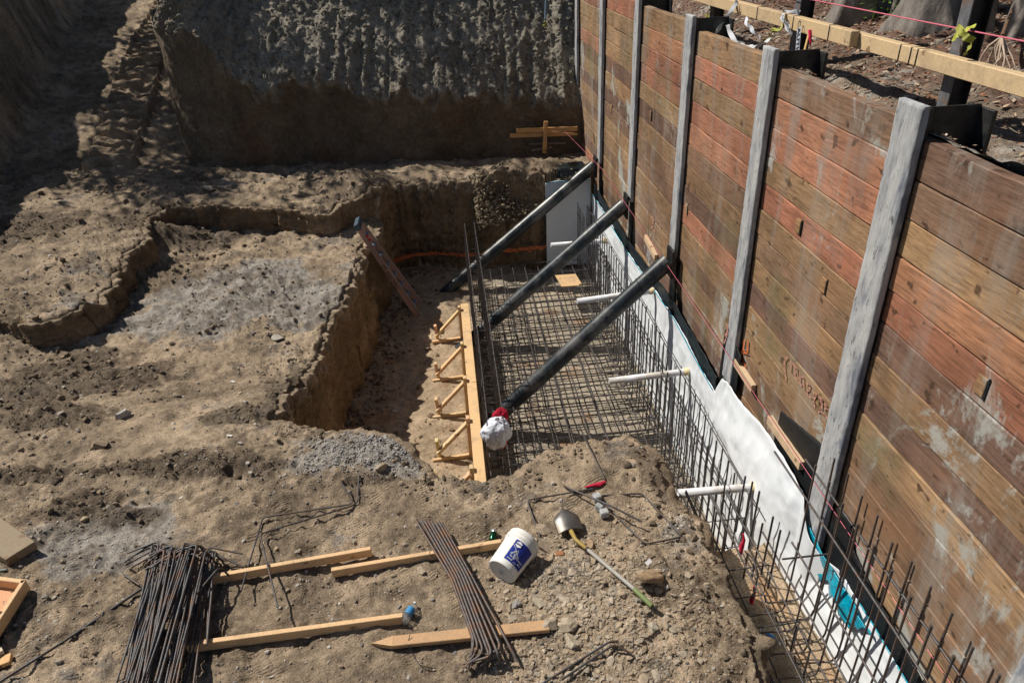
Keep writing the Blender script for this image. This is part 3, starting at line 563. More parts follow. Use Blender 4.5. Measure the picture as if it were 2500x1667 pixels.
# curtain on the form side
vb2=bar_mesh('vertical_bar',[(.28,0,.02),(.03,0,0),(0,0,.03),(-.003,0,.7),(0,.003,1.42)],.0085)
e=empty('form_dowels',(.25,10,-2.0),'narrow double curtain of upright bars beside the timber form','rebar curtain')
y=7.15
while y<14.1:
    put('vertical_bar',vb2,e,(.16+random.uniform(-.01,.01),y,-1.93+random.uniform(-.05,.05)),random.uniform(-.2,.2)); put('vertical_bar',vb2,e,(.36+random.uniform(-.01,.01),y+.05,-1.93+random.uniform(-.03,.03)),random.uniform(-.2,.2)); y+=.19
h7=hb(7.1)
for z in(-1.85,-1.6,-1.3,-1.0,): put('horizontal_bar',h7,e,(.17,7.05,z)); put('horizontal_bar',h7,e,(.37,7.1,z+.02))
put('horizontal_bar',h7,e,(.375,7.0,-.53)); put('horizontal_bar',h7,e,(.18,7.1,-.6))
tie=bar_mesh('cross_tie',[(0,0,.05),(0,0,0),(.2,0,0),(.2,0,.05)],.006)
for k in range(40): put('cross_tie',tie,e,(.17,7.1+k*.175,-1.35+.28*(k%2)))
# near grade beam cage
e=empty('beam_cage',(2.4,3.5,-.8),'near trench cage of long bars, stirrups and tall rusty tipped uprights','rebar cage')
h5=hb(4.6); h4=hb(4.9)
for x,z in((2.12,-.42),(2.15,-.44),(2.36,-.42),(2.39,-.43),(2.58,-.42),(2.12,-.80),(2.36,-.82),(2.58,-.8)): put('long_bar',h5,e,(x,.9+random.uniform(-.1,.1),z),random.uniform(-.006,.006))
st=bar_mesh('stirrup',[(0,0,0),(.5,0,0),(.5,0,.40),(0,0,.40),(0,0,0),(.06,.01,.05)],.007)
for k in range(7): put('stirrup',st,e,(2.10,1.3+k*.62,-.81),random.uniform(-.05,.05))
st2=bar_mesh('chair_bar',[(0,-.12,0),(0,-.12,.34),(0,0,.38),(0,.12,.34),(0,.12,0)],.009)
for x,y in((2.4,4.35),(2.5,3.55),(2.3,4.9),(2.62,2.9)): put('chair_bar',st2,e,(x,y,-.62))
vb3=bar_mesh('upright_bar',[(-.36,0,.10),(-.34,0,.02),(-.30,0,0),(-.06,0,0),(-.015,0,.03),(0,0,.09),(.004,0,.9),(0,.004,1.66)],.0086,8,M_rust)
tip=bar_mesh('rusty_tip',[(0,0,0),(0,0,.05)],.0108,8,M_rust)
y=4.12
while y>1.2:
    o=put('upright_bar',vb3,e,(2.65,y,-.68+random.uniform(-.01,.01)),random.uniform(-.1,.1)); t_=bpy.data.objects.new('rusty_tip',tip); S.collection.objects.link(t_); t_.parent=o; t_.location=(0,.004,1.655)
    o=put('upright_bar',vb3,e,(2.86,y+.1,-.68+random.uniform(-.06,.02)),random.uniform(-.1,.1)); y-=.215
for x,z,y0,L in((2.635,.65,1.0,3.75),(2.845,.66,1.0,3.6),(2.635,.10,1.,3.2),(2.635,-.28,1.,3.7)): put('long_bar',bar_mesh('long_bar',[(0,0,0),(.01,L/2,.01),(0,L,0)],.010),e,(x,y0,z))
put('spacer_bar',bar_mesh('spacer_bar',[(0,0,0),(.42,0,0)],.009),e,(2.52,4.1,.02)); put('spacer_bar',bar_mesh('spacer_bar',[(0,0,0),(.42,0,0)],.009),e,(2.52,2.32,.25))
# second, taller group between
y=5.2
while y>4.3: put('upright_bar',bar_mesh('upright_bar',[(0,0,0),(.01,0,.75)],.010),e,(2.62,y,-.95+random.uniform(0,.3))); y-=.16
# ------------------------------------------------------------ timber form with kickers
e=empty('timber_form',(0,9.8,-2.05),'long timber edge form with triangular kickers and a flat plank on top','timber form')
tw=gam((214,178,132)); b=MB(); b.beam((.03,5.4,-1.44),(.03,12.2,-1.46),.15,.04,gam((222,186,138))); b.build('top_plank',M_lum,e)
b=MB(); b.box((.03,8.8,-1.76),(.02,6.8,.58),col=tw); b.build('form_panel',M_lum,e)
for k,y in enumerate((11.95,10.6,9.52,8.45,7.35,6.3)):
    kk=empty('kicker',(-.3,y,-2.05),None,None); kk.parent=e; kk.matrix_parent_inverse=Matrix.Translation(-Vector(e.location))
    def part(nm,a,c,w1,h1,up=(0,0,1)):
        bb=MB(); bb.beam(a,c,w1,h1,tuple(v*random.uniform(.9,1.1) for v in gam((222,186,144))),up); o=bb.mesh(nm,M_lum); ob=bpy.data.objects.new(nm,o); S.collection.objects.link(ob); ob.parent=kk; ob.matrix_parent_inverse=(Matrix.Translation(Vector(e.location))@Matrix.Translation(-Vector(e.location))@Matrix.Translation(Vector(kk.location))).inverted()
    part('upright',(-.075,y,-2.1),(-.075,y,-1.36),.05,.09,(0,1,0))
    part('base_rail',(-.10,y-.05,-2.02),(-.64,y-.06-.03,-2.03),.05,.05)
    part('stake',(-.53,y-.0,-2.1),(-.56,y+.0,-1.72),.05,.09,(0,1,0))
    part('diagonal',(-.09,y-.045,-1.44),(-.56,y-.05,-1.93),.05,.085,(0,1,0))
# ------------------------------------------------------------ stones, clods, litter
def icos(sub):
    ph=(1+5**.5)/2; V=[(-1,ph,0),(1,ph,0),(-1,-ph,0),(1,-ph,0),(0,-1,ph),(0,1,ph),(0,-1,-ph),(0,1,-ph),(ph,0,-1),(ph,0,1),(-ph,0,-1),(-ph,0,1)]
    F=[(0,11,5),(0,5,1),(0,1,7),(0,7,10),(0,10,11),(1,5,9),(5,11,4),(11,10,2),(10,7,6),(7,1,8),(3,9,4),(3,4,2),(3,2,6),(3,6,8),(3,8,9),(4,9,5),(2,4,11),(6,2,10),(8,6,7),(9,8,1)]
    V=[np.array(v)/np.linalg.norm(v) for v in V]
    for _ in range(sub):
        F2=[];cache={}
        def mid(a,b):
            k=(min(a,b),max(a,b))
            if k not in cache: m=V[a]+V[b]; V.append(m/np.linalg.norm(m)); cache[k]=len(V)-1
            return cache[k]
        for a,b,c in F: x,y,z=mid(a,b),mid(b,c),mid(c,a); F2+=[(a,x,z),(b,y,x),(c,z,y),(x,y,z)]
        F=F2
    return np.array(V),np.array(F)
def fastmesh(name,V,F,col,mat,sm=False):
    me=bpy.data.meshes.new(name); me.vertices.add(len(V)); me.vertices.foreach_set('co',V.ravel().astype(np.float32)); k=F.shape[1]
    me.loops.add(F.size); me.loops.foreach_set('vertex_index',F.ravel().astype(np.int32)); me.polygons.add(len(F)); me.polygons.foreach_set('loop_start',np.arange(0,F.size,k,dtype=np.int32)); me.update(calc_edges=True)
    me.polygons.foreach_set('use_smooth',[sm]*len(F)); a=me.color_attributes.new('col','FLOAT_COLOR','POINT'); c=np.ones((len(V),4),np.float32); c[:,:3]=col; a.data.foreach_set('color',c.ravel()); me.materials.append(mat); return me
def blobs(name,x,y,z,r,cols,mat,sub=0,flat=.65,label=None,ang=False):
    n=len(x); V0,F0=icos(sub); m=len(V0)
    sc=rng.uniform(.6,1.35,(n,1,3))*np.array([1,1,flat]); off=rng.uniform(0,50,(n,1,3))
    V=np.repeat(V0[None],n,0); q_=V*1.3+off; V=V*(1+(.25 if ang else .42)*fbm(q_[...,0],q_[...,1],q_[...,2],2)[...,None])
    if ang:
        for _ in range(9):
            nn=rng.normal(0,1,(n,1,3)); nn/=np.linalg.norm(nn,axis=2)[...,None]; dd=rng.uniform(.42,.82,(n,1)); ov=np.clip((V*nn).sum(-1)-dd,0,None); V=V-ov[...,None]*nn
    V=V*sc*r[:,None,None]; a=rng.uniform(0,6.3,n); ca,sa=np.cos(a)[:,None],np.sin(a)[:,None]; tl=rng.uniform(-.5,.5,n); ct,st_=np.cos(tl)[:,None],np.sin(tl)[:,None]
    x1=V[...,0]*ct-V[...,2]*st_; z1=V[...,0]*st_+V[...,2]*ct; x2=x1*ca-V[...,1]*sa; y2=x1*sa+V[...,1]*ca
    V=np.stack([x2+x[:,None],y2+y[:,None],z1+z[:,None]],-1).reshape(-1,3); F=(F0[None]+(np.arange(n)*m)[:,None,None]).reshape(-1,3)
    o=link(name,fastmesh(name,V,F,np.repeat(cols,m,0),mat)); return tag(o,label,None,None,'stuff') if label else o
def powr(n,a,b,k=2.2): u=rng.random(n); return (a**(1-k)+u*(b**(1-k)-a**(1-k)))**(1/(1-k))
def inview(n,ylo=2.6,yhi=18):   # more points near the camera
    y=ylo*np.exp(rng.random(n)*math.log(yhi/ylo)); x=-(1.2+.66*y)+rng.random(n)*(1.2+.66*y+2.05); return x,y
def ground_pts(n,wfun,**k):
    x,y=inview(n,**k); z,q=terrain(x,y); p=wfun(x,y,z,q); m=rng.random(n)<p; return x[m],y[m],z[m],{a:b[m] for a,b in q.items()}
# fine pebbles everywhere
wf=lambda x,y,z,q: np.where((q['k']>.03)&(q['k']<.97),0,np.where(q['k']>.97,.18,.22+.9*ss(0,.6,fbm(x*1.3,y*1.3,40,4))+.35*q['rough']))
x,y,z,q=ground_pts(26000,wf); r=powr(len(x),.005,.03,2.8)*(.65+.06*y); pal=np.array([(.36,.32,.26),(.30,.24,.17),(.42,.39,.34),(.22,.20,.18),(.34,.26,.18)]); c=pal[rng.integers(0,5,len(x))]*rng.uniform(.75,1.15,(len(x),1))
blobs('pebbles',x,y,z+r*.15,r,c,M_stone,0,.6,'small pebbles scattered over the bare ground')
# soil clods, in the dark loose patches and along the edges
def wc(x,y,z,q):
    p=.9*ss(.2,.6,ell(x,y,DARK)+.3*fbm(x*5,y*5,15,4)); p=np.maximum(p,.8*ss(.30,.05,np.abs(q['dp']-.12))*(q['k']<.05)); p=np.maximum(p,.9*ss(.35,.05,np.abs(q['d']-.15))*(q['y_']>9)); p=np.maximum(p,.5*ss(.3,.7,q['rough'])*(y>7)); return np.where((q['k']>.05),0.0,np.clip(p*.75,0,1))
_t=terrain
def terrain2(x,y,fine=True):
    z,q=_t(x,y,fine); q['y_']=np.asarray(y,float); q['x_']=np.asarray(x,float); return z,q
terrain=terrain2
x,y,z,q=ground_pts(30000,wc); r=powr(len(x),.009,.06,2.6)*(.6+.05*y); c=np.array((.24,.19,.135))*rng.uniform(.65,1.2,(len(x),1))
blobs('soil_clods',x,y,z+r*.2,r,c,M_clod,1,.7,'loose brown soil clods along the cut edges and churned patches',True)
# rubble patch right of the bucket
n=3000; cx=az(1430,1390).x; cy=az(1430,1390).y
x=rng.normal(.78,.42,n*2); y=rng.normal(3.85,.62,n*2); m=(x<1.75)&(y>2.3)&(x>-.3)&(y<4.75)&(x+.35*y>1.05); x,y=x[m],y[m]; z,_=terrain(x,y); r=powr(len(x),.006,.045,2.6)
pal=np.array([(.38,.31,.23),(.33,.26,.18),(.40,.34,.26),(.35,.28,.20),(.29,.25,.19)]); c=pal[rng.integers(0,5,len(x))]*rng.uniform(.8,1.1,(len(x),1))
blobs('rubble',x,y,z+r*.12,r,c,M_stone,2,.55,'broken grey and tan rubble beside the shovel',True)
n=2600; x=rng.normal(-1.05,.38,n); y=rng.normal(6.05,.17,n); z,q=terrain(x,y); m=q['k']<.03; x,y,z=x[m],y[m],z[m]; r=powr(len(x),.006,.022,2.5); c=np.array((.36,.34,.315))*rng.uniform(.7,1.1,(len(x),1))
blobs('grey_gravel',x,y,z+r*.2,r,c,M_stone,1,.6,'grey gravel on the lip of the pit',True)
# single larger rocks
RK=[((1310,1480),.10,'flat pale slab rock in the rubble, above the bent bars',(.42,.36,.27)),((1265,1445),.085,'tan rock right of the dirty stake end',(.38,.32,.24)),((1300,1450),.09,'rounded tan rock beside the stake end',(.36,.30,.22)),((1235,1385),.08,'angular rock with dark hollow below the bucket shadow',(.34,.30,.22)),((1185,1390),.045,'small grey rock left of the rubble',(.3,.28,.26)),((968,1310),.05,'round tan rock under the middle lumber, right of its left end',(.38,.31,.22)),((1355,1250),.055,'reddish clod below the shovel blade',(.36,.25,.16)),((1490,1350),.12,'large reddish earth lump beside the green shovel grip',(.33,.23,.14)),((1500,1450),.055,'pale round stone below the shovel grip',(.42,.38,.30)),((905,945),.055,'pale stone on the pit floor left of the kickers',(.42,.40,.36)),((640,773),.09,'flat grey stone on the grey dusty block',(.36,.33,.28)),((485,445),.20,'big grey boulder on the shelf below the cliff',(.30,.28,.24)),((190,1188),.08,'yellowish clod with a long shadow at the left',(.34,.28,.18)),((230,1020),.11,'brown clod heap piece above the left foreground',(.25,.19,.13)),((275,940),.09,'grey flat stone in the left middle ground',(.37,.36,.34)),((880,1090),.07,'tan rock on the pit lip left of the yellow tape',(.36,.29,.21)),((395,870),.07,'dark stone right of the churned loam',(.25,.2,.15)),((1245,1215),.11,'broad flat clod behind the bucket rim',(.36,.29,.21)),((1250,1255),.10,'flat pale clod in the bucket shadow edge',(.37,.30,.22))]
for (px,py),r_,lb,col in RK:
    zf=-2.05 if (px,py)==(905,945) else (-.45 if (px,py)==(640,773) else 0)
    p=az(px,py,zf); p.z=tz(p.x,p.y)
    o=blobs('rock',np.array([0.]),np.array([0.]),np.array([0.]),np.array([r_]),np.array([col]),M_stone,4,.55,None,True); o.location=(p.x,p.y,p.z+r_*.15); tag(o,lb,'rock')
# clods at the foot of walls (pit)
n=5000; x=rng.uniform(-2.4,-.2,n); y=rng.uniform(5.8,15.3,n); z,q=terrain(x,y); m=(q['k']>.97)&(rng.random(n)<ss(-.9,-.2,q['dp'])*.7+.06); x,y,z=x[m],y[m],z[m]; r=powr(len(x),.012,.06,2.5); blobs('pit_clods',x,y,z+r*.2,r,np.array((.26,.19,.125))*rng.uniform(.7,1.2,(len(x),1)),M_clod,1,.7,'loose clods on the pit floor along its west bank')
# lit spoil lumps on the north rim near the white end sheet
n=3600; x=rng.uniform(.45,2.7,n); tt=rng.random(n); y=15.55-tt*.75+.1*rng.normal(0,1,n)-.15*np.sin(x*3); z=.12-tt*.95*np.clip(1.35-.42*(x-.4),.25,1)+.05*rng.normal(0,1,n); r=powr(n,.012,.055,2.3)
m=~((x>1.9)&(y<14.95)); blobs('spoil_lumps',x[m],y[m],z[m],r[m],(np.array((.38,.31,.22))*rng.uniform(.75,1.15,(n,1)))[m],M_clod,1,.8,'lumpy spoil spilled over the north rim left of the far end sheet',True)
# roots hanging from the cliff
b=MB()
for k in range(330):
    i=random.randint(20,600); j=random.randint(m1+4,m1+m2-30); p=Vector(Pc[i,j]); 
    if p.x<-6: continue
    L=random.uniform(.15,.6); pts=[p+Vector((0,-.03,0))]; d=Vector((random.uniform(-.25,.25),-.10,-1))
    for s_ in range(5): pts.append(pts[-1]+d.normalized()*L/5+Vector((random.uniform(-.03,.03),random.uniform(-.035,.0),0)))
    b.tube(pts,[.007,.006,.005,.005,.004,.003],4,tuple(np.array((.36,.31,.25))*random.uniform(.5,1.1)),False)
b.build('roots',M_leaf,label='thin pale roots hanging out of the upper cliff face',kind='stuff')
# clods on cliff upper face
ii=rng.integers(10,640,9000); jj=rng.integers(m1+1,m1+m2+m3-5,9000); pp=Pc[ii,jj]; r=powr(9000,.015,.07,2.6); blobs('cliff_crumbs',pp[:,0],pp[:,1],pp[:,2],r,np.array((.25,.225,.18))*rng.uniform(.7,1.25,(9000,1)),M_clod,0,1.0,'crumbly earth stuck to the upper cliff face')
# leaf litter on the upper ground
def litter(n,fx,fy,cols,sz,name,label):
    x=fx(n);y=fy(n);z=upz(x,y)+rng.uniform(.0,.03,n); a=rng.uniform(0,6.3,n); L=rng.uniform(.4,1,n)*sz; W=L*rng.uniform(.3,.6,n)
    ex=np.stack([np.cos(a),np.sin(a),rng.uniform(-.5,.5,n)],-1)*L[:,None]; ey=np.stack([-np.sin(a),np.cos(a),rng.uniform(-.5,.5,n)],-1)*W[:,None]; c=np.stack([x,y,z],-1)
    V=np.stack([c-ex,c-ey*.8+ex*.1,c+ex,c+ey*.8+ex*.1],1).reshape(-1,3); F=np.arange(n*4).reshape(n,4); pal=np.array(cols)[rng.integers(0,len(cols),n)]*rng.uniform(.7,1.2,(n,1))
    o=link(name,fastmesh(name,V,F,np.repeat(pal,4,0),M_leaf)); return tag(o,label,None,None,'stuff')
LC=[(.30,.13,.07),(.22,.10,.06),(.36,.20,.12),(.40,.30,.20),(.16,.09,.06),(.45,.36,.27)]
litter(30000,lambda n:4.3+rng.random(n)**.85*5.6,lambda n:3.5+rng.random(n)*15,LC,.045,'leaf_litter','reddish brown leaf litter under the trees')
litter(6000,lambda n:3.25+rng.random(n)*1.3,lambda n:2.5+rng.random(n)*12,LC,.028,'leaf_litter','thin scatter of dry leaves behind the top planks')
n=3500; x=3.3+rng.random(n)*5; y=3+rng.random(n)*12; z=upz(x,y); r=powr(n,.01,.06,2.4); blobs('bank_pebbles',x,y,z,r,np.array((.27,.23,.18))*rng.uniform(.6,1.5,(n,1)),M_stone,1,.6,'pebbles and clods on the bank behind the wall')
# ------------------------------------------------------------ trees behind the wall, and on the left bank above the ramp
def crown_mesh(name,R_,n,sz,seed):
    g=np.random.default_rng(seed); cc=g.normal(0,.55,(14,3))*R_*.75; cc[:,2]*=.7; k=g.integers(0,14,n); p=cc[k]+g.normal(0,1,(n,3))*R_*.22
    a=g.normal(0,1,(n,3)); a/=np.linalg.norm(a,axis=1)[:,None]; b_=np.cross(a,g.normal(0,1,(n,3))); b_/=np.linalg.norm(b_,axis=1)[:,None]; s_=sz*g.uniform(.6,1.3,(n,1))
    V=np.stack([p-a*s_,p-b_*s_*.5,p+a*s_,p+b_*s_*.5],1).reshape(-1,3); return fastmesh(name,V,np.arange(n*4).reshape(n,4),np.repeat(np.array((.07,.11,.035))*g.uniform(.6,1.4,(n,1)),4,0),M_leaf)
cm=[crown_mesh('crown',2.3,2900,.13,k) for k in range(2)]
def tree(x,y,z,r,h,lb,roots=5,lean=(0,0),cz=None,grp=None):
    e=empty('tree',(x,y,z),lb,'tree',grp); nv=46;nu=40; t=np.linspace(-.05,1,nv)[:,None]; an=np.linspace(0,2*math.pi,nu)[None,:]
    fl=np.exp(-np.clip(t*h,0,9)/.22); ph=random.uniform(0,6); rad=r*(1-.45*np.clip(t,0,1))+fl*r*(.22+.55*np.maximum(0,np.cos(an*roots/1.0+ph))**4)
    rad=rad*(1+.05*fbm(np.cos(an)*2+0*t,np.sin(an)*2+0*t,t*h*2,3)); X_=x+lean[0]*t*h+rad*np.cos(an); Y_=y+lean[1]*t*h+rad*np.sin(an); grid('trunk',np.stack([X_,Y_,z+t*h+0*an],-1),M_bark,parent=e)
    b=MB(); topp=Vector((x+lean[0]*h,y+lean[1]*h,z+h*.93))
    for k in range(5):
        a_=k*1.3+ph; d=Vector((math.cos(a_),math.sin(a_),1.1)); b.tube([topp,topp+d*.8,topp+d*1.7+Vector((0,0,.4))],[r*.45,r*.3,r*.12],7)
    b.build('limbs',M_bark,e); c=put('crown',cm[len(lb)%2],e,(x+lean[0]*h,y+lean[1]*h,z+h+1.6),random.uniform(0,6)); return e
G='grey barked trees behind the wall'
for (px,py),X_,r,h,rt,lb in (((2130,62),6.5,.30,3.6,3,'thickest grey trunk with wide flaring roots, right of the middle of the grove'),((1955,38),6.6,.22,3.6,4,'leftmost grey trunk with spreading surface roots'),((2010,30),7.0,.22,3.8,3,'second grey trunk from the left, roots touching the first'),((2247,78),6.4,.085,3.4,2,'slim straight pale trunk just right of the tall dark post'),((2345,85),6.5,.17,3.6,3,'forked grey trunk at the right edge of the photo'),((2058,40),7.2,.07,3.2,2,'thin trunk with green shoots left of the thickest trunk')):
    p=az(px,py,3.52+.03*(X_-6)); s_=X_/p.x; p=Vector((p.x,p.y,upz(np.array([p.x]),np.array([p.y]))[0])); tree(p.x,p.y,p.z,r,h,lb,rt,(random.uniform(-.03,.05),0),grp=G)
G='trees on the bank above the ramp'
for x_,y_,lb in ((-14.2,21.5,'tree on the left bank nearest the foreground'),(-15.0,25,'tree on the left bank halfway up the ramp'),(-15.8,29.5,'tree on the left bank near the top of the ramp')):
    tree(x_,y_,tz(x_,y_),.22,3.4,lb,3,grp=G)
cm.append(crown_mesh('crown',1.9,800,.13,11))
for k,(x_,nm) in enumerate(((-8.9,'first'),(-5.0,'second'))):  # unseen trees added to shade the far shelf and dapple the cliff
    o=tree(x_,20.6+.12*x_+1.1,4.2,.17,4.1,nm+' added shade tree from the left above the far cliff',2,grp='added shade trees above the far cliff')
    for c_ in o.children:
        if c_.name.startswith('crown'): c_.data=cm[2]
# leafy shoots
def shoots(px,py,n,lb):
    p=az(px,py,3.55); b=MB()
    for k in range(n):
        q_=p+Vector((random.gauss(0,.06),random.gauss(0,.06),random.uniform(0,.35))); a=Vector((random.gauss(0,1),random.gauss(0,1),random.gauss(0,.6))).normalized(); c=a.cross(Vector((0,0,1))).normalized(); s_=.035
        b.add([q_-a*s_,q_-c*s_*.5,q_+a*s_,q_+c*s_*.5],[(0,1,2,3)],(.16,.34,.04))
    b.tube([p,p+Vector((0,0,.35))],.006,5,(.15,.2,.05)); b.build('green_shoots',M_leaf,label=lb,cat='plant')
shoots(2060,45,70,'bright green leafy shoots at the foot of a trunk'); shoots(2005,42,30,'small green shoots between two trunks')
# ------------------------------------------------------------ railing of heavy timbers tied to steel posts
RX=4.0
def gz(x,y): return float(upz(np.array([x]),np.array([y]))[0])
posts=[((2165,258),'dark steel post at the right with yellow tape knotted round it'),((1815,165),'dark steel post with grey tape hanging beside it'),((1635,60),'dark steel post at the far left end of the rail')]
pys=[]
for (px,py),lb in posts:
    p=ax(px,py,RX+.1); y_=p.y; pys.append(y_); e=empty('steel_post',(RX+.1,y_,3.2),lb,'steel post','steel posts behind the rail')
    b=MB(); h_=4.95-3.0; b.box((RX+.08,y_,3.0+h_/2),(.012,.13,h_),bev=.002); b.build('flange',simple('grey_steel',(.16,.165,.18),.6,12,.35,.2,.2,c2=(.2,.13,.09)) if 'grey_steel' not in bpy.data.materials else bpy.data.materials['grey_steel'],e)
    b=MB(); b.box((RX+.16,y_,3.0+h_/2-.01),(.15,.010,h_)); b.build('web',M_steel,e); b=MB(); b.box((RX+.24,y_,3.0+h_/2-.02),(.012,.13,h_),bev=.002); b.build('back_flange',M_steel,e)
rc=gam((208,182,142))
e=empty('rail_timber',(RX,4.9,3.7),'nearer heavy yellow timber rail, running out of the frame at the right','timber rail'); b=MB(); b.beam((RX,1.5,3.66),(RX,7.15,3.675),.09,.135,rc,bev=.006); b.build('timber',M_lum,e)
e2=empty('rail_timber',(RX,9,3.75),'farther heavy yellow timber rail lapped over the nearer one','timber rail'); b=MB(); b.beam((RX-.093,6.95,3.70),(RX-.093,14,3.72),.09,.14,tuple(c*.97 for c in rc),bev=.006); b.build('timber',M_lum,e2)
for (px,ee) in ((2080,e),(2105,e),(2120,e),(1765,e2),(1850,e2),(1935,e2)):
    p=ax(px,(px-995)*.2587-171+ (px-1650)*0,RX); b=MB(); y_=p.y; xo=0 if ee is e else -.093; zz_=3.665 if ee is e else 3.705
    b.tube([(RX+xo-.05,y_,zz_-.075),(RX+xo-.05,y_,zz_+.075),(RX+xo+.05,y_-.02,zz_+.075),(RX+xo+.12,y_-.02,zz_)],.0045,5); b.build('tie_wire',M_steel,ee)
b=MB(); b.tube([(RX+.03,y_,3.93+.0*y_) for y_ in np.linspace(1,16,8)],.006,5); b.build('pink_line',M_pink,label='pink string line stretched above the timber rail',cat='string')
b=MB(); b.tube([ay(1295,300,16.6)]+[Vector((2.93,float(y_),.44+.012*(float(y_)-4))) for y_ in np.linspace(13.5,1.2,14)],.003,5); b.build('pink_line',M_pink,label='pink string line stretched along the foot of the timber wall',cat='string')
# lath stake with pink flag
p=ax(1835,155,3.75); q_=ax(1860,70,3.85); b=MB(); e=empty('lath_stake',p,'thin wooden stake with a pink ribbon leaning at the wall top','stake'); b.beam(p-Vector((0,0,.15)),q_,.035,.012,gam((214,176,120)),(1,0,0),.001); b.build('lath',M_lum,e)
b=MB(); b.tube([q_,q_+Vector((.0,-.03,-.06)),q_+Vector((.01,-.05,-.16))],[.02,.018,.006],5,(.8,.03,.12)); b.build('ribbon',M_plain,e)
# ------------------------------------------------------------ caution tape
def ribbon(name,pts,wd,col,parent=None,tw=0.,n=40,up=Vector((0,0,1))):
    P=[Vector(p) for p in pts]; q_=[]
    for i in range(len(P)-1):
        p0,p1,p2,p3=P[max(i-1,0)],P[i],P[i+1],P[min(i+2,len(P)-1)]
        for k in range(8): t=k/8; q_.append(.5*((2*p1)+(p2-p0)*t+(2*p0-5*p1+4*p2-p3)*t*t+(3*p1-p0-3*p2+p3)*t**3))
    q_.append(P[-1]); b=MB(); vs=[]
    for i,p in enumerate(q_):
        d=(q_[min(i+1,len(q_)-1)]-q_[max(i-1,0)]).normalized(); s_=d.cross(Vector((-1,0,.4))).normalized(); nn=d.cross(s_); a=tw*i/len(q_)*6+.5*math.sin(i*.7); s_=s_*math.cos(a)+nn*math.sin(a); vs+=[p-s_*wd/2,p+nn*.006*math.sin(i),p+s_*wd/2]
    b.add(vs,[(i*3+a,i*3+a+1,i*3+a+4,i*3+a+3) for i in range(len(q_)-1) for a in(0,1)],col,True); return b.build(name,M_plain,parent)
def text(txt,size,loc,rot,mat,parent=None,name='lettering',xs=1.,ext=.0008,align='CENTER'):
    cu=bpy.data.curves.new(name,'FONT'); cu.body=txt; cu.size=size; cu.extrude=ext; cu.align_x=align; cu.align_y='CENTER'; cu.offset=size*.012
    o=bpy.data.objects.new(name,cu); S.collection.objects.link(o); me=bpy.data.meshes.new_from_object(o); bpy.data.objects.remove(o); me.transform(Matrix.Diagonal((xs,1,1,1)))
    me.materials.clear(); me.materials.append(mat); o=bpy.data.objects.new(name,me); S.collection.objects.link(o)
    mw=Matrix.Translation(Vector(loc))@rot.to_4x4()
    if parent: o.parent=parent; mw=Matrix.Translation(-Vector(parent.location))@mw
    o.matrix_basis=mw; return o
M_ink=simple('black_ink',(.015,.015,.018),.6,30,.1,bst=0)
yel=(.30,.31,.06); wht=(.55,.57,.60)
D2=lambda x,y:((1700+x*.1703)/K,(y*.1703)/K)
def T3(x,y,X_): return ax(*D2(x,y),X_)
e=empty('caution_tape',T3(1450,420,3.98),'grey caution tape hanging down the steel post behind the pile','tape')
a=T3(1475,400,3.82);c=T3(1440,830,3.78); dd=(c-a).normalized(); 
b=MB(); nrm=Vector((-1,0,.25)).normalized(); sd=dd.cross(nrm).normalized(); b.add([a-sd*.038,a+sd*.038,c+sd*.038,c-sd*.038,c+dd*.14],[(0,1,2,3),(3,2,4)],(.42,.46,.52)); b.build('tape',M_plain,e)
nrm2=sd.cross(dd).normalized(); nrm2=nrm2 if nrm2.x<0 else -nrm2; up_=nrm2.cross(dd).normalized(); rot=Matrix((dd,up_,nrm2)).transposed()
text('CAUTION',.075,(a+c)/2+nrm2*.004,rot,M_ink,e,xs=1.35)
e=empty('caution_tape',T3(1270,180,3.85),'white caution tape looped over the far rail beside the post','tape'); ribbon('tape',[T3(1480,190,4.0),T3(1410,175,3.95),T3(1270,175,3.85),T3(1230,240,3.80),T3(1290,360,3.80),T3(1370,500,3.80)],.06,wht,e,.05)
pA,pB=T3(1250,240,3.78),T3(1350,460,3.78); dd=(pB-pA).normalized(); nrm2=Vector((-1,0,.3)); up_=nrm2.cross(dd).normalized(); nrm2=dd.cross(up_).normalized(); text('CAUTION',.05,(pA+pB)/2+nrm2*.012,Matrix((dd,up_,nrm2)).transposed(),M_ink,e,xs=1.2)
e=empty('caution_tape',T3(800,640,3.4),'yellow and white caution tape sagging from the rail to the wall top','tape'); ribbon('tape',[T3(1240,340,3.9),T3(1170,460,3.8),T3(1000,600,3.7),T3(820,670,3.55),T3(640,640,3.45),T3(540,570,3.4),T3(455,390,3.5),T3(450,250,3.65),T3(590,20,3.85)],.055,wht,e,.25)
ribbon('knot_tail',[T3(1250,330,3.88),T3(1190,420,3.8),T3(1080,430,3.8),T3(1160,470,3.8),T3(1060,540,3.76),T3(950,590,3.7)],.05,yel,e,.2)
e=empty('caution_tape',T3(720,300,3.6),'white caution tape strand hanging left of the sagging loop','tape'); ribbon('tape',[T3(710,190,3.95),T3(720,330,3.8),T3(800,430,3.75),T3(920,560,3.7)],.06,(.62,.65,.72),e,.15)
e=empty('caution_tape',T3(350,400,3.4),'grey caution tape strip lying on the far plank top','tape'); ribbon('tape',[T3(560,60,3.85),T3(480,210,3.7),T3(400,330,3.5),T3(280,460,3.3)],.06,(.50,.56,.58),e,.1)
e=empty('caution_tape',T3(200,150,3.9),'yellow caution tape tied to the far left steel post','tape'); ribbon('tape',[T3(200,30,4.05),T3(215,100,4.0),T3(150,210,3.95),T3(180,260,3.9)],.06,yel,e,.1)
D3=lambda x,y:((2100+x*.1703)/K,(y*.1703)/K)
def T4(x,y,X_): return ax(*D3(x,y),X_)
e=empty('caution_tape',T4(1500,480,4.0),'yellow caution tape knotted around the nearest steel post','tape')
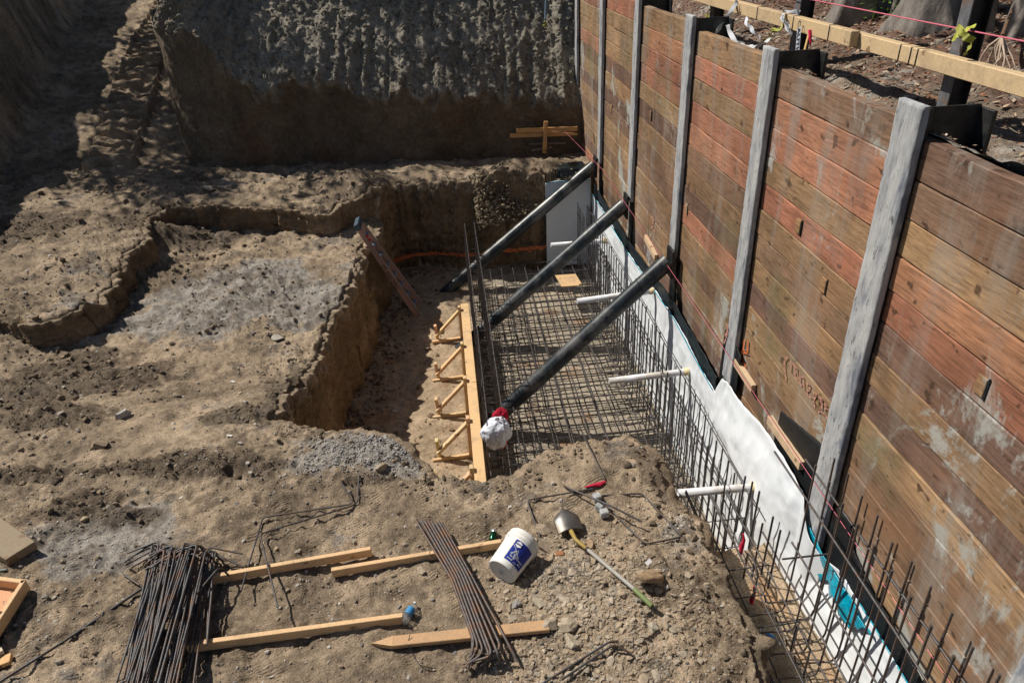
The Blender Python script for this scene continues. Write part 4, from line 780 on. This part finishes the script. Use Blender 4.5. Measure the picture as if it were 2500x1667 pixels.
ribbon('tape',[T4(1330,550,4.02),T4(1440,490,3.97),T4(1530,430,3.97),T4(1620,370,4.05)],.05,(.45,.47,.08),e,.1); ribbon('tape',[T4(1390,380,4.02),T4(1440,450,3.96),T4(1520,540,3.96),T4(1610,580,4.0),T4(1580,650,3.98),T4(1490,800,3.96)],.055,yel,e,.12)
# building and pipe far right
b=MB(); e=empty('garden_wall',(9.6,9,3.5),'pale blue grey wall behind the trees in the top right corner','wall'); b.box((9.9,9,4.35),(.2,11,1.9),col=gam((128,150,178))); b.build('wall_face',M_plain,e); b=MB()
for k in range(6): b.box((9.78,4.5+k*1.7,4.35),(.05,.12,1.9),col=gam((190,200,210)))
b.build('pilasters',M_plain,e)
b=MB(); b.tube([(9.45,3,3.78),(9.45,15,3.78)],.06,12,(.8,.82,.85)); b.build('white_pipe',M_plain,label='long white pipe lying along the pale wall behind the trees',cat='pipe')
# loose pale roots on the bank
b=MB(); p0=T4(2030,530,4.9)
for k in range(14):
    p=p0.copy(); pts=[p]; d=Vector((random.uniform(-.5,.1),random.uniform(-.8,.3),-.9))
    for s_ in range(6): p=p+d.normalized()*.09+Vector((random.uniform(-.03,.03),random.uniform(-.05,.05),0)); p.z=max(p.z,gz(p.x,p.y)+.01); pts.append(p.copy())
    b.tube(pts,[.012,.010,.008,.006,.005,.004,.003],5,gam((190,170,150)),False)
b.build('root_tangle',M_leaf,label='tangle of pale roots on the bank below the right trunks',cat='roots')
b=MB(); b.tube([T4(2180,150,5.6),T4(2100,350,5.3),T4(2040,520,5.0)],[.012,.016,.02],6,gam((110,85,65))); b.build('dead_stick',M_leaf,label='thin dead stick standing in the litter at the right',cat='stick')
# ------------------------------------------------------------ loose reinforcing bars
def gp(px,py,h=.0):   # point at height h above the local ground, seen at (px,py)
    p=az(px,py,0)
    for _ in range(4): p=az(px,py,tz(p.x,p.y)+h)
    return p
def bend(pts,r=.05,n=5):
    P=[Vector(p) for p in pts]; o=[P[0]]
    for a,b_,c in zip(P[:-2],P[1:-1],P[2:]):
        d1=(a-b_);d2=(c-b_); l=min(r,d1.length*.4,d2.length*.4); p1=b_+d1.normalized()*l;p2=b_+d2.normalized()*l
        for k in range(n+1): t=k/n; o.append(p1*(1-t)**2+b_*2*t*(1-t)+p2*t*t)
    return o+[P[-1]]
ZB=lambda x,y:((550+x*.2551)/K,(1150+y*.2551)/K)
def bar(name,pts,r,lb,mat=None,cat='rebar',rib=.011,grp=None):
    b=MB(); b.tube(bend(pts),r,8,rib=rib); return b.build(name,mat or M_rebar,label=lb,cat=cat,group=grp)
bar('bent_rebar',[gp(*ZB(1110,100),.10),gp(*ZB(1225,312),.03),gp(*ZB(360,440),.03),gp(*ZB(150,1145),.13)],.008,'bent bar with the farther corner, left of its twin on the ground')
bar('bent_rebar',[gp(*ZB(1280,35),.03),gp(*ZB(1262,300),.02),gp(*ZB(1215,330),.03),gp(*ZB(330,600),.07),gp(*ZB(503,1300),.15)],.008,'bent bar with the nearer corner, crossing the upper short lumber')
bar('loose_rebar',[gp(1180,1065,.03),gp(1300,1118,.06),gp(1400,1160,.10),gp(1475,1198,.09)],.009,'long bar lying over the small concrete blocks')
bar('bent_rebar',[gp(1240,1232,.03),gp(1210,1148,.03),gp(1362,1122,.03)],.008,'L shaped bar just above the white bucket')
b=MB(); b.tube(bend([gp(1378,1150,.02),gp(1380,1138,.02),gp(1475,1133,.02),gp(1568,1232,.02),gp(1482,1250,.03),gp(1385,1152,.03)]),.008,8); b.build('rebar_stirrup',M_rebar,label='flat rectangular stirrup lying near the trench edge',cat='rebar')
bar('loose_rebar',[gp(1389,1100,.02),gp(1360,1040,.04),az(1330,978,.02)],.008,'bar sticking out over the pit edge')
bar('loose_rebar',[gp(-40,1590,.02),gp(150,1470,.03),gp(335,1345,.04)],.012,'long bar running from the lower left corner to the big pile')
bar('loose_rebar',[gp(283,1318,.02),gp(320,1343,.03)],.008,'short bar end at the left of the big pile',rib=0)
for k,(a,c,d) in enumerate((((1236,1575),(1400,1473),(1415,1470)),((1290,1560),(1412,1478),(1452,1502)))): bar('bent_rebar',[gp(*a,.03+.02*k),gp(*c,.06),gp(*d,.05) if k else gp(1420,1472,.05)],.009,('farther','nearer')[k]+' of the two bars at the bottom of the rubble')
# big loose pile of hooked bars at the left
for k in range(64):
    u=(k+.5)/64; lay=random.random()**.8; top_=(345+u*150+random.gauss(0,6),1252+16*u+random.gauss(0,7)); bot=(276+u*150+random.gauss(0,15),1585-60*max(0,u-.55)+random.gauss(0,14))
    if k>61: bot=(475,1480)
    if k==20: top_,bot=(505,1300),(330,1520)
    h=.06+.22*lay*math.sin(math.pi*min(max(u,.06),.94)); r=random.choice((.0085,.009,.010))
    a=az(*bot,h*.8+.02); c=az(*top_,h+.03); hk=Vector((random.choice((1,1,-1))*random.uniform(.02,.22),random.uniform(-.1,.12),-.3)).normalized()*random.uniform(.10,.22)
    if random.random()<.5: hk=Vector((random.uniform(.12,.30)*random.choice((-1,-1,1)),random.uniform(-.16,-.02),-.05))
    bar('hooked_rebar',[a,a.lerp(c,.5)+Vector((random.gauss(0,.008),0,random.gauss(0,.006))),c,c+hk],r,'dark hooked bar of the large loose pile at the lower left',M_rebar if random.random()<.75 else M_rust,grp='hooked bars in the loose pile',rib=.013)
# tied bundle in the middle
e=empty('rebar_bundle',(-.3,4.3,.05),'tied bundle of rusty ribbed hooked bars across the lumber','rebar bundle'); ZM=lambda x,y:((830+x*.3636)/K,(1097+y*.3636)/K)
for k in range(15):
    u=(k%8)/7; lay=k//8; h=.055+.035*lay; a=az(*ZM(520+u*165+random.gauss(0,5),470+10*random.random()+u*20),h+.03); mdl=az(*ZM(745+u*130,860-30*u),h+.04); c=az(*ZM(905+u*225+random.gauss(0,5),1290+95*math.sin(u*3)),h+.02); 
    tl=(c-mdl).normalized(); out=az(*ZM(790+u*400 if k%2 else 860-u*60,1420+45*(1-u)),.03); 
    b=MB(); b.tube(bend([a,mdl,c,c+(out-c).normalized()*min((out-c).length,.26)],.07),.0105,8,rib=.010); b.build('bar',M_rust,e)
for zx,zy in ((700,680),(955,1380)): 
    p=az(*ZM(zx,zy),.08); b=MB(); b.tube([p+Vector((.13*math.cos(g),.03*math.sin(g),.045*math.sin(g)-.01)) for g in np.linspace(0,6.3,16)],.003,5); b.build('tie_wire',M_steel,e)
b=MB(); b.tube(bend([gp(*ZM(470,1240),.09),gp(*ZM(455,1300),.05),gp(*ZM(500,1400),.02),gp(*ZM(540,1450),.02),gp(*ZM(640,1470),.02)],.05),.003,5); b.build('loose_wire',M_steel,label='thin curly wire lying over the pointed timber stake',cat='wire')
# ------------------------------------------------------------ lumber on the ground
lc_=gam((218,182,138))
def lumber(name,a,c,wd,ht,lb,col=lc_,h=.0):
    p=gp(*a);q_=gp(*c); p.z+=ht/2+h+.012; q_.z+=ht/2+h+.012; b=MB(); b.beam(p,q_,wd,ht,col,bev=.003); return b.build(name,M_lum,label=lb,cat='lumber')
lumber('lumber_piece',(488,1341),(855,1276),.042,.088,'upper lumber piece resting under the loose pile, ending left of the bundle')
lumber('lumber_piece',(765,1324),(1152,1258),.042,.082,'lumber piece passing under the tied bundle to the bucket')
lumber('lumber_piece',(435,1497),(928,1430),.042,.088,'lower lumber piece from the loose pile to the plastic bottle')
p=gp(905,1481);q_=gp(1262,1443); p.z+=.035;q_.z+=.03; d=(q_-p).normalized(); sd=d.cross(Vector((0,0,1))).normalized(); b=MB(); b.beam(p,q_,.095,.04,gam((186,150,112)),bev=.004); tipv=[p+sd*.0475+Vector((0,0,.02)),p-sd*.0475+Vector((0,0,.02)),p-d*.17+Vector((0,0,.018)),p+sd*.0475-Vector((0,0,.02)),p-sd*.0475-Vector((0,0,.02)),p-d*.17-Vector((0,0,.02))]
b.add(tipv,[(0,1,2),(3,5,4),(0,2,5,3),(1,4,5,2)],gam((196,160,120))); b.build('timber_stake',M_lum,label='dirty pointed timber stake lying under the hooked ends of the bundle',cat='stake')
# panel block, tray and scrap at the left edge
def quadbox(name,pts,h,base,mat,col,lb,cat,parent=None):
    t_=[az(*p,base+h) for p in pts]; b=MB(); b.add(t_+[Vector((p.x,p.y,base)) for p in t_],[(0,1,2,3),(7,6,5,4)]+[(i,i+4,(i+1)%4+4,(i+1)%4) for i in range(4)],col); o=b.build(name,mat,parent,lb,cat); md=o.modifiers.new('b','BEVEL'); md.width=.006; md.segments=2; return o
z0=tz(-4.3,5.2); quadbox('plywood_slab',[(80,1243),(12,1285),(-75,1225),(0,1187)],.085,z0,M_lum,gam((140,124,100)),'weathered grey plywood slab lying at the left edge','plywood')
z0=tz(-4.1,4.7); e=empty('wood_tray',(-4.1,4.6,z0),'new wooden tray of boards cut off by the left edge','tray'); c0=az(52,1334,z0+.12)
u=(az(-40,1322,z0+.12)-c0).normalized(); v=(az(0,1414,z0+.12)-c0).normalized()
for (o_,d_,L) in ((Vector((0,0,0)),u,.9),(Vector((0,0,0)),v,.75)):
    b=MB(); b.beam(c0+o_-Vector((0,0,.055)),c0+d_*L-Vector((0,0,.055)),.04,.11,lc_,over=.03); b.build('side_board',M_lum,e)
b=MB(); pts=[c0,c0+u*.9,c0+u*.9+v*.7,c0+v*.7]; b.add([Vector((p.x,p.y,z0+.02)) for p in pts]+[Vector((p.x,p.y,z0+.005)) for p in pts],[(0,1,2,3),(7,6,5,4),(0,1,5,4),(1,2,6,5),(2,3,7,6),(3,0,4,7)],gam((214,160,120))); b.build('bottom_board',M_lum,e)
b=MB(); b.beam(c0+v*.33-Vector((0,0,.04)),c0+v*.33+u*.9-Vector((0,0,.04)),.04,.08,gam((150,90,60))); b.build('cross_board',M_lum,e)
lumber('wood_scrap',(30,1517),(-40,1545),.09,.04,'small wedge of fresh wood at the lower left edge',gam((216,172,120))); lumber('wood_scrap',(12,1500),(-30,1524),.05,.05,'small pale offcut behind the fresh wood wedge',gam((205,190,170)))
lumber('wood_chip',(18,1311),(-20,1316),.02,.015,'thin bluish sliver between slab and tray',gam((110,130,130)))
# plywood offcut on the mat, yellow tape
b=MB(); p=[az(1275,632,-1.58),az(1322,629,-1.58),az(1338,655,-1.58),az(1290,658,-1.58)]; b.add(p+[q_+Vector((0,0,-.015)) for q_ in p],[(0,1,2,3),(7,6,5,4)]+[(i,(i+1)%4,(i+1)%4+4,i+4) for i in range(4)],gam((206,172,128))); b.build('plywood_offcut',M_lum,label='square plywood offcut lying on the bar grid',cat='plywood')
p=gp(986,1090,.06); e=empty('tape_roll',p,'yellow roll of tape on the pit lip','tape roll'); b=MB(); mt_=Matrix.Translation(p)@Matrix.Rotation(-.25,4,'X'); b.lathe([(.035,-.03),(.085,-.03),(.09,-.02),(.09,.02),(.085,.03),(.035,.03),(.035,-.03)],mt_,26,gam((226,208,120))); b.build('wound_tape',M_plain,e); b=MB(); b.lathe([(.02,-.028),(.035,-.028),(.035,.031),(.02,.031),(.02,-.028)],mt_,20,gam((150,130,100))); b.build('core',M_plain,e)
# ------------------------------------------------------------ ladder
e=empty('ladder',(-.95,13.2,-2.05),'leaning stepladder section with blue top cap and rusty red rails','ladder')
f1=az(957,725,-2.05); f2=az(974,697,-2.05)+Vector((0,.0,0)); t1=ax(822,520,-2.15); t1.y=t1.y
t1=ay(822,524,f1.y+.12); t2=Vector((t1.x+.02,t1.y+.30,t1.z+.0)); f2=Vector((f1.x+.03,f1.y+.46,-2.02))
nrm=(t1-f1).cross(Vector((0,1,0))).normalized(); lcol=gam((172,140,128))
for a,c in((f1,t1),(f2,t2)): b=MB(); b.beam(a,c,.03,.09,lcol,up=nrm); b.build('rail',M_plain,e)
for a,c in((f1,t1),(f2,t2)): 
    b=MB(); o_=nrm*(-.13); b.beam(a+o_*.6,c+o_*.3,.03,.035,gam((158,140,132)),up=nrm); b.build('rear_leg',M_plain,e)
for k in range(8):
    t=.06+k*.118; a=f1.lerp(t1,t);c=f2.lerp(t2,t); b=MB(); b.beam(a,c,.075,.022,gam((128,142,156)),up=(.0,0,1)); b.build('step',M_plain,e)
cc=(t1+t2)/2; b=MB(); dz_=(t1-f1).normalized(); b.box(cc+dz_*.03,(.10,.42,.13),Matrix((nrm,Vector((0,1,0)),dz_)).transposed(),gam((64,84,98)),.012); b.build('top_cap',M_plain,e)
for t in(.86,.90): 
    b=MB(); b.box(f1.lerp(t1,t)-nrm*.07+Vector((0,-.018,0)),(.05,.012,.045),Matrix((nrm,Vector((0,1,0)),dz_)).transposed(),gam((190,30,30))); b.build('red_clip',M_plain,e)
dd=(f1-t1).normalized(); nn=Vector((0,-1,0)); up_=nn.cross(dd).normalized(); nn=dd.cross(up_).normalized(); text('ITI  ELECTRIC',.085,f1.lerp(t1,.46)+Vector((0,-.018,0)),Matrix((dd,up_,nn)).transposed(),M_ink,e,xs=1.15)
# ------------------------------------------------------------ T-shirt on the strut foot
def shirt(name,c,rx,ry,rz,col,seed,lab=None,parent=None,cut=None):
    nu,nv=110,70; u=np.linspace(0,2*math.pi,nu)[None,:];v=np.linspace(0.02,math.pi*.98,nv)[:,None]; x=np.cos(u)*np.sin(v);y=np.sin(u)*np.sin(v);z=np.cos(v)+0*u
    f=np.sin(x*9+3*fbm(x*1.5,y*1.5,z*1.5+seed,2)+z*4); rr=1+.16*fbm(x*1.4+seed,y*1.4,z*1.4,3)+.07*f*ss(.4,-.6,z)+.06*np.abs(fbm(x*3,y*3,z*3+seed,2))
    V=np.stack([c[0]+rx*x*rr,c[1]+ry*y*rr,c[2]+rz*z*rr-.05*np.clip(-z,0,1)],-1); o=grid(name,V,M_cloth,np.zeros(V.shape)+np.array(col),parent); return o
c=ay(1141,978,7.25); e=empty('tshirt',c,'crumpled white T-shirt with red trim hung on the bar tops beside the form','shirt')
shirt('white_cloth',c+Vector((-.01,-.10,-.02)),.185,.15,.185,(.66,.70,.78),3,parent=e)
shirt('red_trim',c+Vector((.06,.06,.10)),.10,.07,.11,(.42,.01,.035),8,parent=e); shirt('red_tail',c+Vector((.05,-.03,-.20)),.07,.05,.09,(.40,.01,.03),5,parent=e)
def tq(dx,dy,dz): return c+Vector((dx,dy,dz))
b=MB(); b.add([tq(-.01,-.12,.215),tq(.035,-.12,.215),tq(.035,-.115,.16),tq(-.03,-.115,.17)],[(0,1,2,3)],(.7,.65,.68)); b.build('printed_patch',M_cloth,e)
# ------------------------------------------------------------ bucket
s7=lambda x,y:((1150+x/7.84)/K,(1250+y/7.84)/K)
pb=az(*s7(575,1085),.130); pt=az(*s7(905,640),.165); ax_=(pt-pb); L=.365; ax_.normalize(); g0=tz(pb.x,pb.y); pb.z+=g0;pt.z+=g0
rot=ax_.to_track_quat('Z','Y').to_matrix(); e=empty('bucket',pb,'white plastic pail lying on its side with a blue label','bucket'); mb_=Matrix.Translation(pb)@rot.to_4x4(); wh=(.76,.75,.70)
b=MB(); b.lathe([(0,0.004),(.118,.004),(.122,0),(.130,.004),(.134,.02),(.1455,.27),(.1455,.285),(.157,.287),(.157,.293),(.148,.295),(.148,.318),(.157,.320),(.157,.326),(.149,.328),(.149,.358),(.153,.362),(.151,.366),(.145,.362),(.142,.28),(.128,.02),(0,.015)],mb_,56,wh); b.build('pail',M_plain,e)
b=MB(); b.lathe([(.03,.002),(.034,-.003),(.038,.002)],mb_,24,wh); b.lathe([(.012,.002),(.014,-.002),(.016,.002)],mb_,18,wh); b.build('base_ring',M_plain,e)
inv=mb_.inverted(); vdir=(inv.to_3x3()@(Vector((0,0,4.8))-pb)).normalized(); a0=math.atan2(vdir.y,vdir.x)
def onb(a,h,off=.0015): r_=.134+(.1455-.134)*(h-.02)/.25+off; return mb_@Vector((r_*math.cos(a0+a),r_*math.sin(a0+a),h))
dirc=1 if (onb(.5,.15)-onb(-.5,.15)).x>0 else -1
def patch(name,a1,a2,h1,h2,col,off,parent,mat=M_plain,n=24):
    b=MB(); vs=[];
    for i in range(n+1):
        a=dirc*(a1+(a2-a1)*i/n); vs+=[onb(a,h1,off),onb(a,h2,off)]
    b.add(vs,[(2*i,2*i+2,2*i+3,2*i+1) for i in range(n)],col,True); return b.build(name,mat,parent)
lab=patch('label_patch',-.42,.95,.055,.262,(.012,.03,.27),.0012,e)
def logo(txt,size,a,h,mat,off=.003):
    p=onb(dirc*a,h,off); tx=(onb(dirc*(a+.05),h,off)-onb(dirc*(a-.05),h,off)).normalized(); nn=(p-(mb_@Vector((0,0,h)))).normalized(); up_=nn.cross(tx).normalized(); return tx,up_,tx.cross(up_).normalized(),p
def decal(a,h,size,txt,mat,off,xs=1.1):
    tx,up_,nn,p=logo(txt,size,a,h,mat,off); text(txt,size,p,Matrix((tx,up_,nn)).transposed(),mat,e,xs=xs)
M_wi=simple('white_ink',(.75,.77,.8),.5,30,.05,bst=0)
tx,up_,nn,p=logo('',.0,-.12,.225,M_wi,.004); b=MB(); b.add([p+tx*.031*math.cos(g)+up_*.031*math.sin(g) for g in [R(30+60*k) for k in range(6)]],[(0,1,2,3,4,5)],(.8,.8,.8)); b.build('hexagon',M_plain,e)
decal(-.12,.225,.021,'NAPA',simple('blue_ink',(.02,.04,.2),.5,30,.1,bst=0),.0055)
for a,h,sz,t_ in ((-.10,.075,.014,'GREASE'),(.45,.11,.02,'SAE 80W'),(.62,.085,.013,'35 LB'),(.3,.07,.011,'MULTI')): decal(a,h,sz,t_,M_wi,.004)
b=MB()   # grey picture of machine parts on the label
for (a1,h1),(a2,h2),r_ in (((-.22,.12),(-.05,.165),.008),((-.05,.165),(.10,.15),.009),((.06,.18),(.14,.14),.006),((.14,.14),(.34,.125),.007),((.02,.14),(.10,.09),.010),((-.2,.11),(-.05,.10),.007)): 
    q1,q2=onb(dirc*a1,h1,.002),onb(dirc*a2,h2,.002); sd=(q2-q1).normalized().cross((q1-(mb_@Vector((0,0,h1)))).normalized())*r_; b.add([q1-sd,q1+sd,q2+sd,q2-sd],[(0,1,2,3)],(.33,.36,.42))
b.build('label_picture',M_plain,e)
b=MB(); b.tube([onb(dirc*a,h,.006) for a,h in ((-1.25,.29),(-1.05,.26),(-.8,.235),(-.55,.215),(-.3,.195),(-.1,.175),(.02,.16))],.0022,6,(.6,.6,.6)); b.build('handle_wire',M_plain,e)
# ------------------------------------------------------------ shovel
hd=gp(*s7(1900,330),.07); e=empty('shovel',hd,'round point shovel with yellow socket, pale shaft and green grip','shovel')
ps=gp(*s7(2000,520),.075); py_=gp(*ZM(1660,668),.06); gs=gp(*ZM(1975,935),.05); ge=gp(*ZM(2095,1050),.05)
b=MB(); b.tube([hd,hd.lerp(ps,.5),ps,py_],[.024,.020,.018,.018],12,gam((160,136,72))); b.build('socket',M_plain,e)
b=MB(); b.tube([py_,gs],.017,12,gam((160,158,150))); b.build('shaft',M_plain,e); b=MB(); b.tube([gs,gs.lerp(ge,.1),ge.lerp(gs,.05),ge],[.019,.021,.021,.019],12,gam((120,134,86))); b.build('grip',M_plain,e); b=MB(); b.tube([py_-(py_-hd).normalized()*.01,py_+(py_-hd).normalized()*.012],.021,12,(.03,.03,.02)); b.build('ring',M_plain,e)
tipp=gp(*s7(1800,250),.09); A=gp(*s7(1620,350),.10); B_=gp(*s7(2090,290),.06)
fw=(hd-ps).normalized(); fw=Vector((fw.x,fw.y,.05)).normalized(); sd=fw.cross(Vector((0,0,1))).normalized(); nu,nv=24,26; V=np.zeros((nv,nu,3))
for i in range(nv):
    s_=i/(nv-1); wd=.118*(1 if s_<.55 else math.sqrt(max(0.0004,1-((s_-.55)/.45)**2))); 
    for j in range(nu):
        u=-1+2*j/(nu-1); p=hd+fw*(.235*s_-.02+ .0*u)+sd*wd*u+Vector((0,0,1))*(.045*(1-u*u)-.02+.03*math.sin(s_*2)-.012*s_); V[i,j]=p
o=grid('blade',V,simple('blade_steel',(.13,.125,.12),.4,10,.3,.5,.1,c2=(.16,.13,.10)),parent=e); md=o.modifiers.new('s','SOLIDIFY'); md.thickness=.004
b=MB(); b.tube([ge+Vector((.02,-.01,-.01)),ge+Vector((.035,-.02,-.01))],.02,10,(.02,.02,.02)); b.build('grip_end',M_plain,e)
# ------------------------------------------------------------ litter on the ground
for (px,py),h,lb,rz in (((1371,1142),.05,'grey concrete spacer block under the long bar',.3),((1378,1163),.045,'middle grey concrete spacer block, tilted, with a pink side',.8),((1388,1178),.045,'nearest grey concrete spacer block of the three',.1)):
    p=gp(px,py,h); b=MB(); b.box(p,(.078,.07,.07),Matrix.Rotation(rz,3,'Z')@Matrix.Rotation(.25*rz,3,'X'),(.40,.41,.41),.008); b.build('spacer_block',M_stone,label=lb,cat='concrete block')
p=gp(1367,1116,.02); b=MB(); 
for k in range(4): b.tube([p+Vector((-.10+.03*k,.01*k,.0)),p+Vector((0,.0,.015)),p+Vector((.05+.02*k,.015*k-.01,.01))],[.006,.017,.012],6,(.5,.015,.05))
b.build('red_ribbon',M_cloth,label='crumpled red ribbon on the ground beside the spacer blocks',cat='ribbon')
def bottle(px,py,lb,cols,h=.045,r=.033,L=.2,yaw=.4,name='bottle',zf=None,mat=M_plain):
    p=gp(px,py,h) if zf is None else az(px,py,zf); rot=Matrix.Rotation(yaw,3,'Z')@Matrix.Rotation(math.pi/2,3,'Y'); m_=Matrix.Translation(p)@rot.to_4x4(); e=empty(name,p,lb,'bottle')
    b=MB(); b.lathe([(0,-L/2),(r*.8,-L/2),(r,-L/2+.01),(r,-L*.1),(r*.93,0),(r,L*.1),(r,L*.22),(r*.4,L*.42),(r*.38,L*.46)],m_,18,cols[0]); b.build('body',mat,e)
    b=MB(); b.lathe([(r*1.02,-L*.12),(r*1.03,-L*.1),(r*1.03,L*.18),(r*1.02,L*.2)],m_,18,cols[1]); b.build('band',M_plain,e); b=MB(); b.lathe([(r*.42,L*.44),(r*.42,L*.52),(0,L*.52)],m_,12,cols[2]); b.build('cap',M_plain,e); return e
p=gp(1133,1230,.045); e=empty('crushed_can',p,'small dark green and silver crushed can behind the bucket','can'); m_=Matrix.Translation(p)@(Matrix.Rotation(1.3,3,'Z')@Matrix.Rotation(1.35,3,'Y')).to_4x4(); b=MB(); b.lathe([(0,-.055),(.03,-.055),(.034,-.045),(.032,0),(.030,.03)],m_,18,(.02,.10,.05)); b.build('green_body',simple('green_metal',(.012,.07,.035),.2,20,.3,.6,.4),e)
b=MB(); b.lathe([(.031,.03),(.033,.05),(.028,.058),(0,.058)],m_,18,(.6,.6,.6)); b.build('silver_end',simple('bright_metal',(.6,.6,.6),.3,20,.2,.8,.3),e)
bottle(940,1406,'crumpled clear water bottle with blue label at a lumber end',((.75,.82,.86),(.05,.25,.5),(.7,.75,.8)),yaw=1.1,mat=M_clear)
bottle(1768,1462,'clear water bottle lying in the near trench',((.75,.82,.86),(.1,.3,.6),(.7,.75,.8)),yaw=-1.0,zf=-.88,mat=M_clear)
for (px,py,z_,lb) in ((1706,1245,-.35,'red ribbon tied to the near cage under the nearest white pipe'),(1730,1365,-.85,'red ribbon lying on the near trench floor')):
    p=az(px,py,z_); b=MB(); b.tube([p+Vector((0,.02,.09)),p+Vector((.01,0,.03)),p+Vector((-.01,-.01,-.05)),p+Vector((-.015,-.03,-.13))],[.008,.014,.024,.012],6,(.6,.02,.06)); b.build('red_ribbon',M_cloth,label=lb,cat='ribbon')
for (px,py,lb) in ((527,1000,'scrap of white paper at the edge of the churned soil'),(535,876,'tiny white scrap near the middle of the block'),(1490,1290,'white paper sliver in the rubble'),(1285,1270,'orange tan bark piece in the bucket shadow')):
    p=gp(px,py,.015); b=MB(); k=random.random(); b.box(p,(.07,.035,.004),Matrix.Rotation(k*3,3,'Z')@Matrix.Rotation(.3,3,'X'),(.7,.7,.7) if 'bark' not in lb else (.4,.18,.08)); b.build('paper_scrap',M_plain,label=lb,cat='scrap')
# orange paint lines on the cut earth
def spray(pts,wd,n,lb,mat=M_or):
    b=MB(); P=[Vector(p) for p in pts]
    for k in range(n):
        i=random.randrange(len(P)-1); p=P[i].lerp(P[i+1],random.random())+Vector((0,0,random.gauss(0,wd))); s_=random.uniform(.008,.028); a=random.uniform(0,3)
        b.add([p+Vector((math.cos(a+q)*s_*1.6,-.0-.006*random.random(),math.sin(a+q)*s_)) for q in (0,1.3,2.5,3.8,5)],[(0,1,2,3,4)])
    return b.build('sprayed_line',mat,label=lb,cat='paint line',kind='stuff')
def wallhit(px,py):
    prev=None
    for y_ in np.arange(13.2,16.6,.02):
        p=ay(px,py,y_)
        if p.z<tz(p.x,p.y)+.0: return p-Vector((0,.22,0))
    return ay(px,py,15.2)
spray([wallhit(px,py) for px,py in ((905,590),(930,582),(960,576),(1000,573),(1060,577),(1100,575),(1150,568),(1200,563),(1250,560))],.022,420,'orange spray line across the dark far pit wall')
# batter boards against the cliff corner
e=empty('batter_board',(2.0,16.4,0),'tan batter board of two stepped planks with stakes before the far cliff','batter board')
Yb=16.55; wc_=gam((206,160,108))
def bb_(nm,a,c,w1,h1,yo=0,col=wc_): p=ay(*a,Yb+yo);q_=ay(*c,Yb+yo); b=MB(); b.beam(p,q_,w1,h1,col); b.build(nm,M_lum,e)
bb_('plank',(1186,300.5),(1326,296),.04,.10); bb_('plank',(1171,312),(1318,307),.04,.09,.045)
bb_('stake',(1254,279),(1250,352),.05,.09,-.05); bb_('stake',(1256,330),(1256,378),.04,.06,.1,gam((120,100,80)))
bb_('brace',(1214,331),(1300,329),.03,.05,.15,gam((120,110,100))); bb_('brace',(1220,346),(1268,338),.03,.05,.1,gam((140,125,110))); bb_('brace',(1250,302),(1326,309),.02,.04,-.08)
b=MB(); b.tube([ay(1254,0,17.9),ay(1252,45,17.9)],.02,6,gam((150,175,200))); b.build('hose_end',M_plain,label='pale blue stick hanging over the cliff edge at the top',cat='stick'); b=MB(); p=ay(1250,50,17.85); b.tube([p,p+Vector((.05,0,-.06)),p+Vector((-.03,0,-.1))],.03,6,yel); b.build('yellow_knot',M_plain,label='yellow tape knot below the pale stick on the cliff',cat='tape')
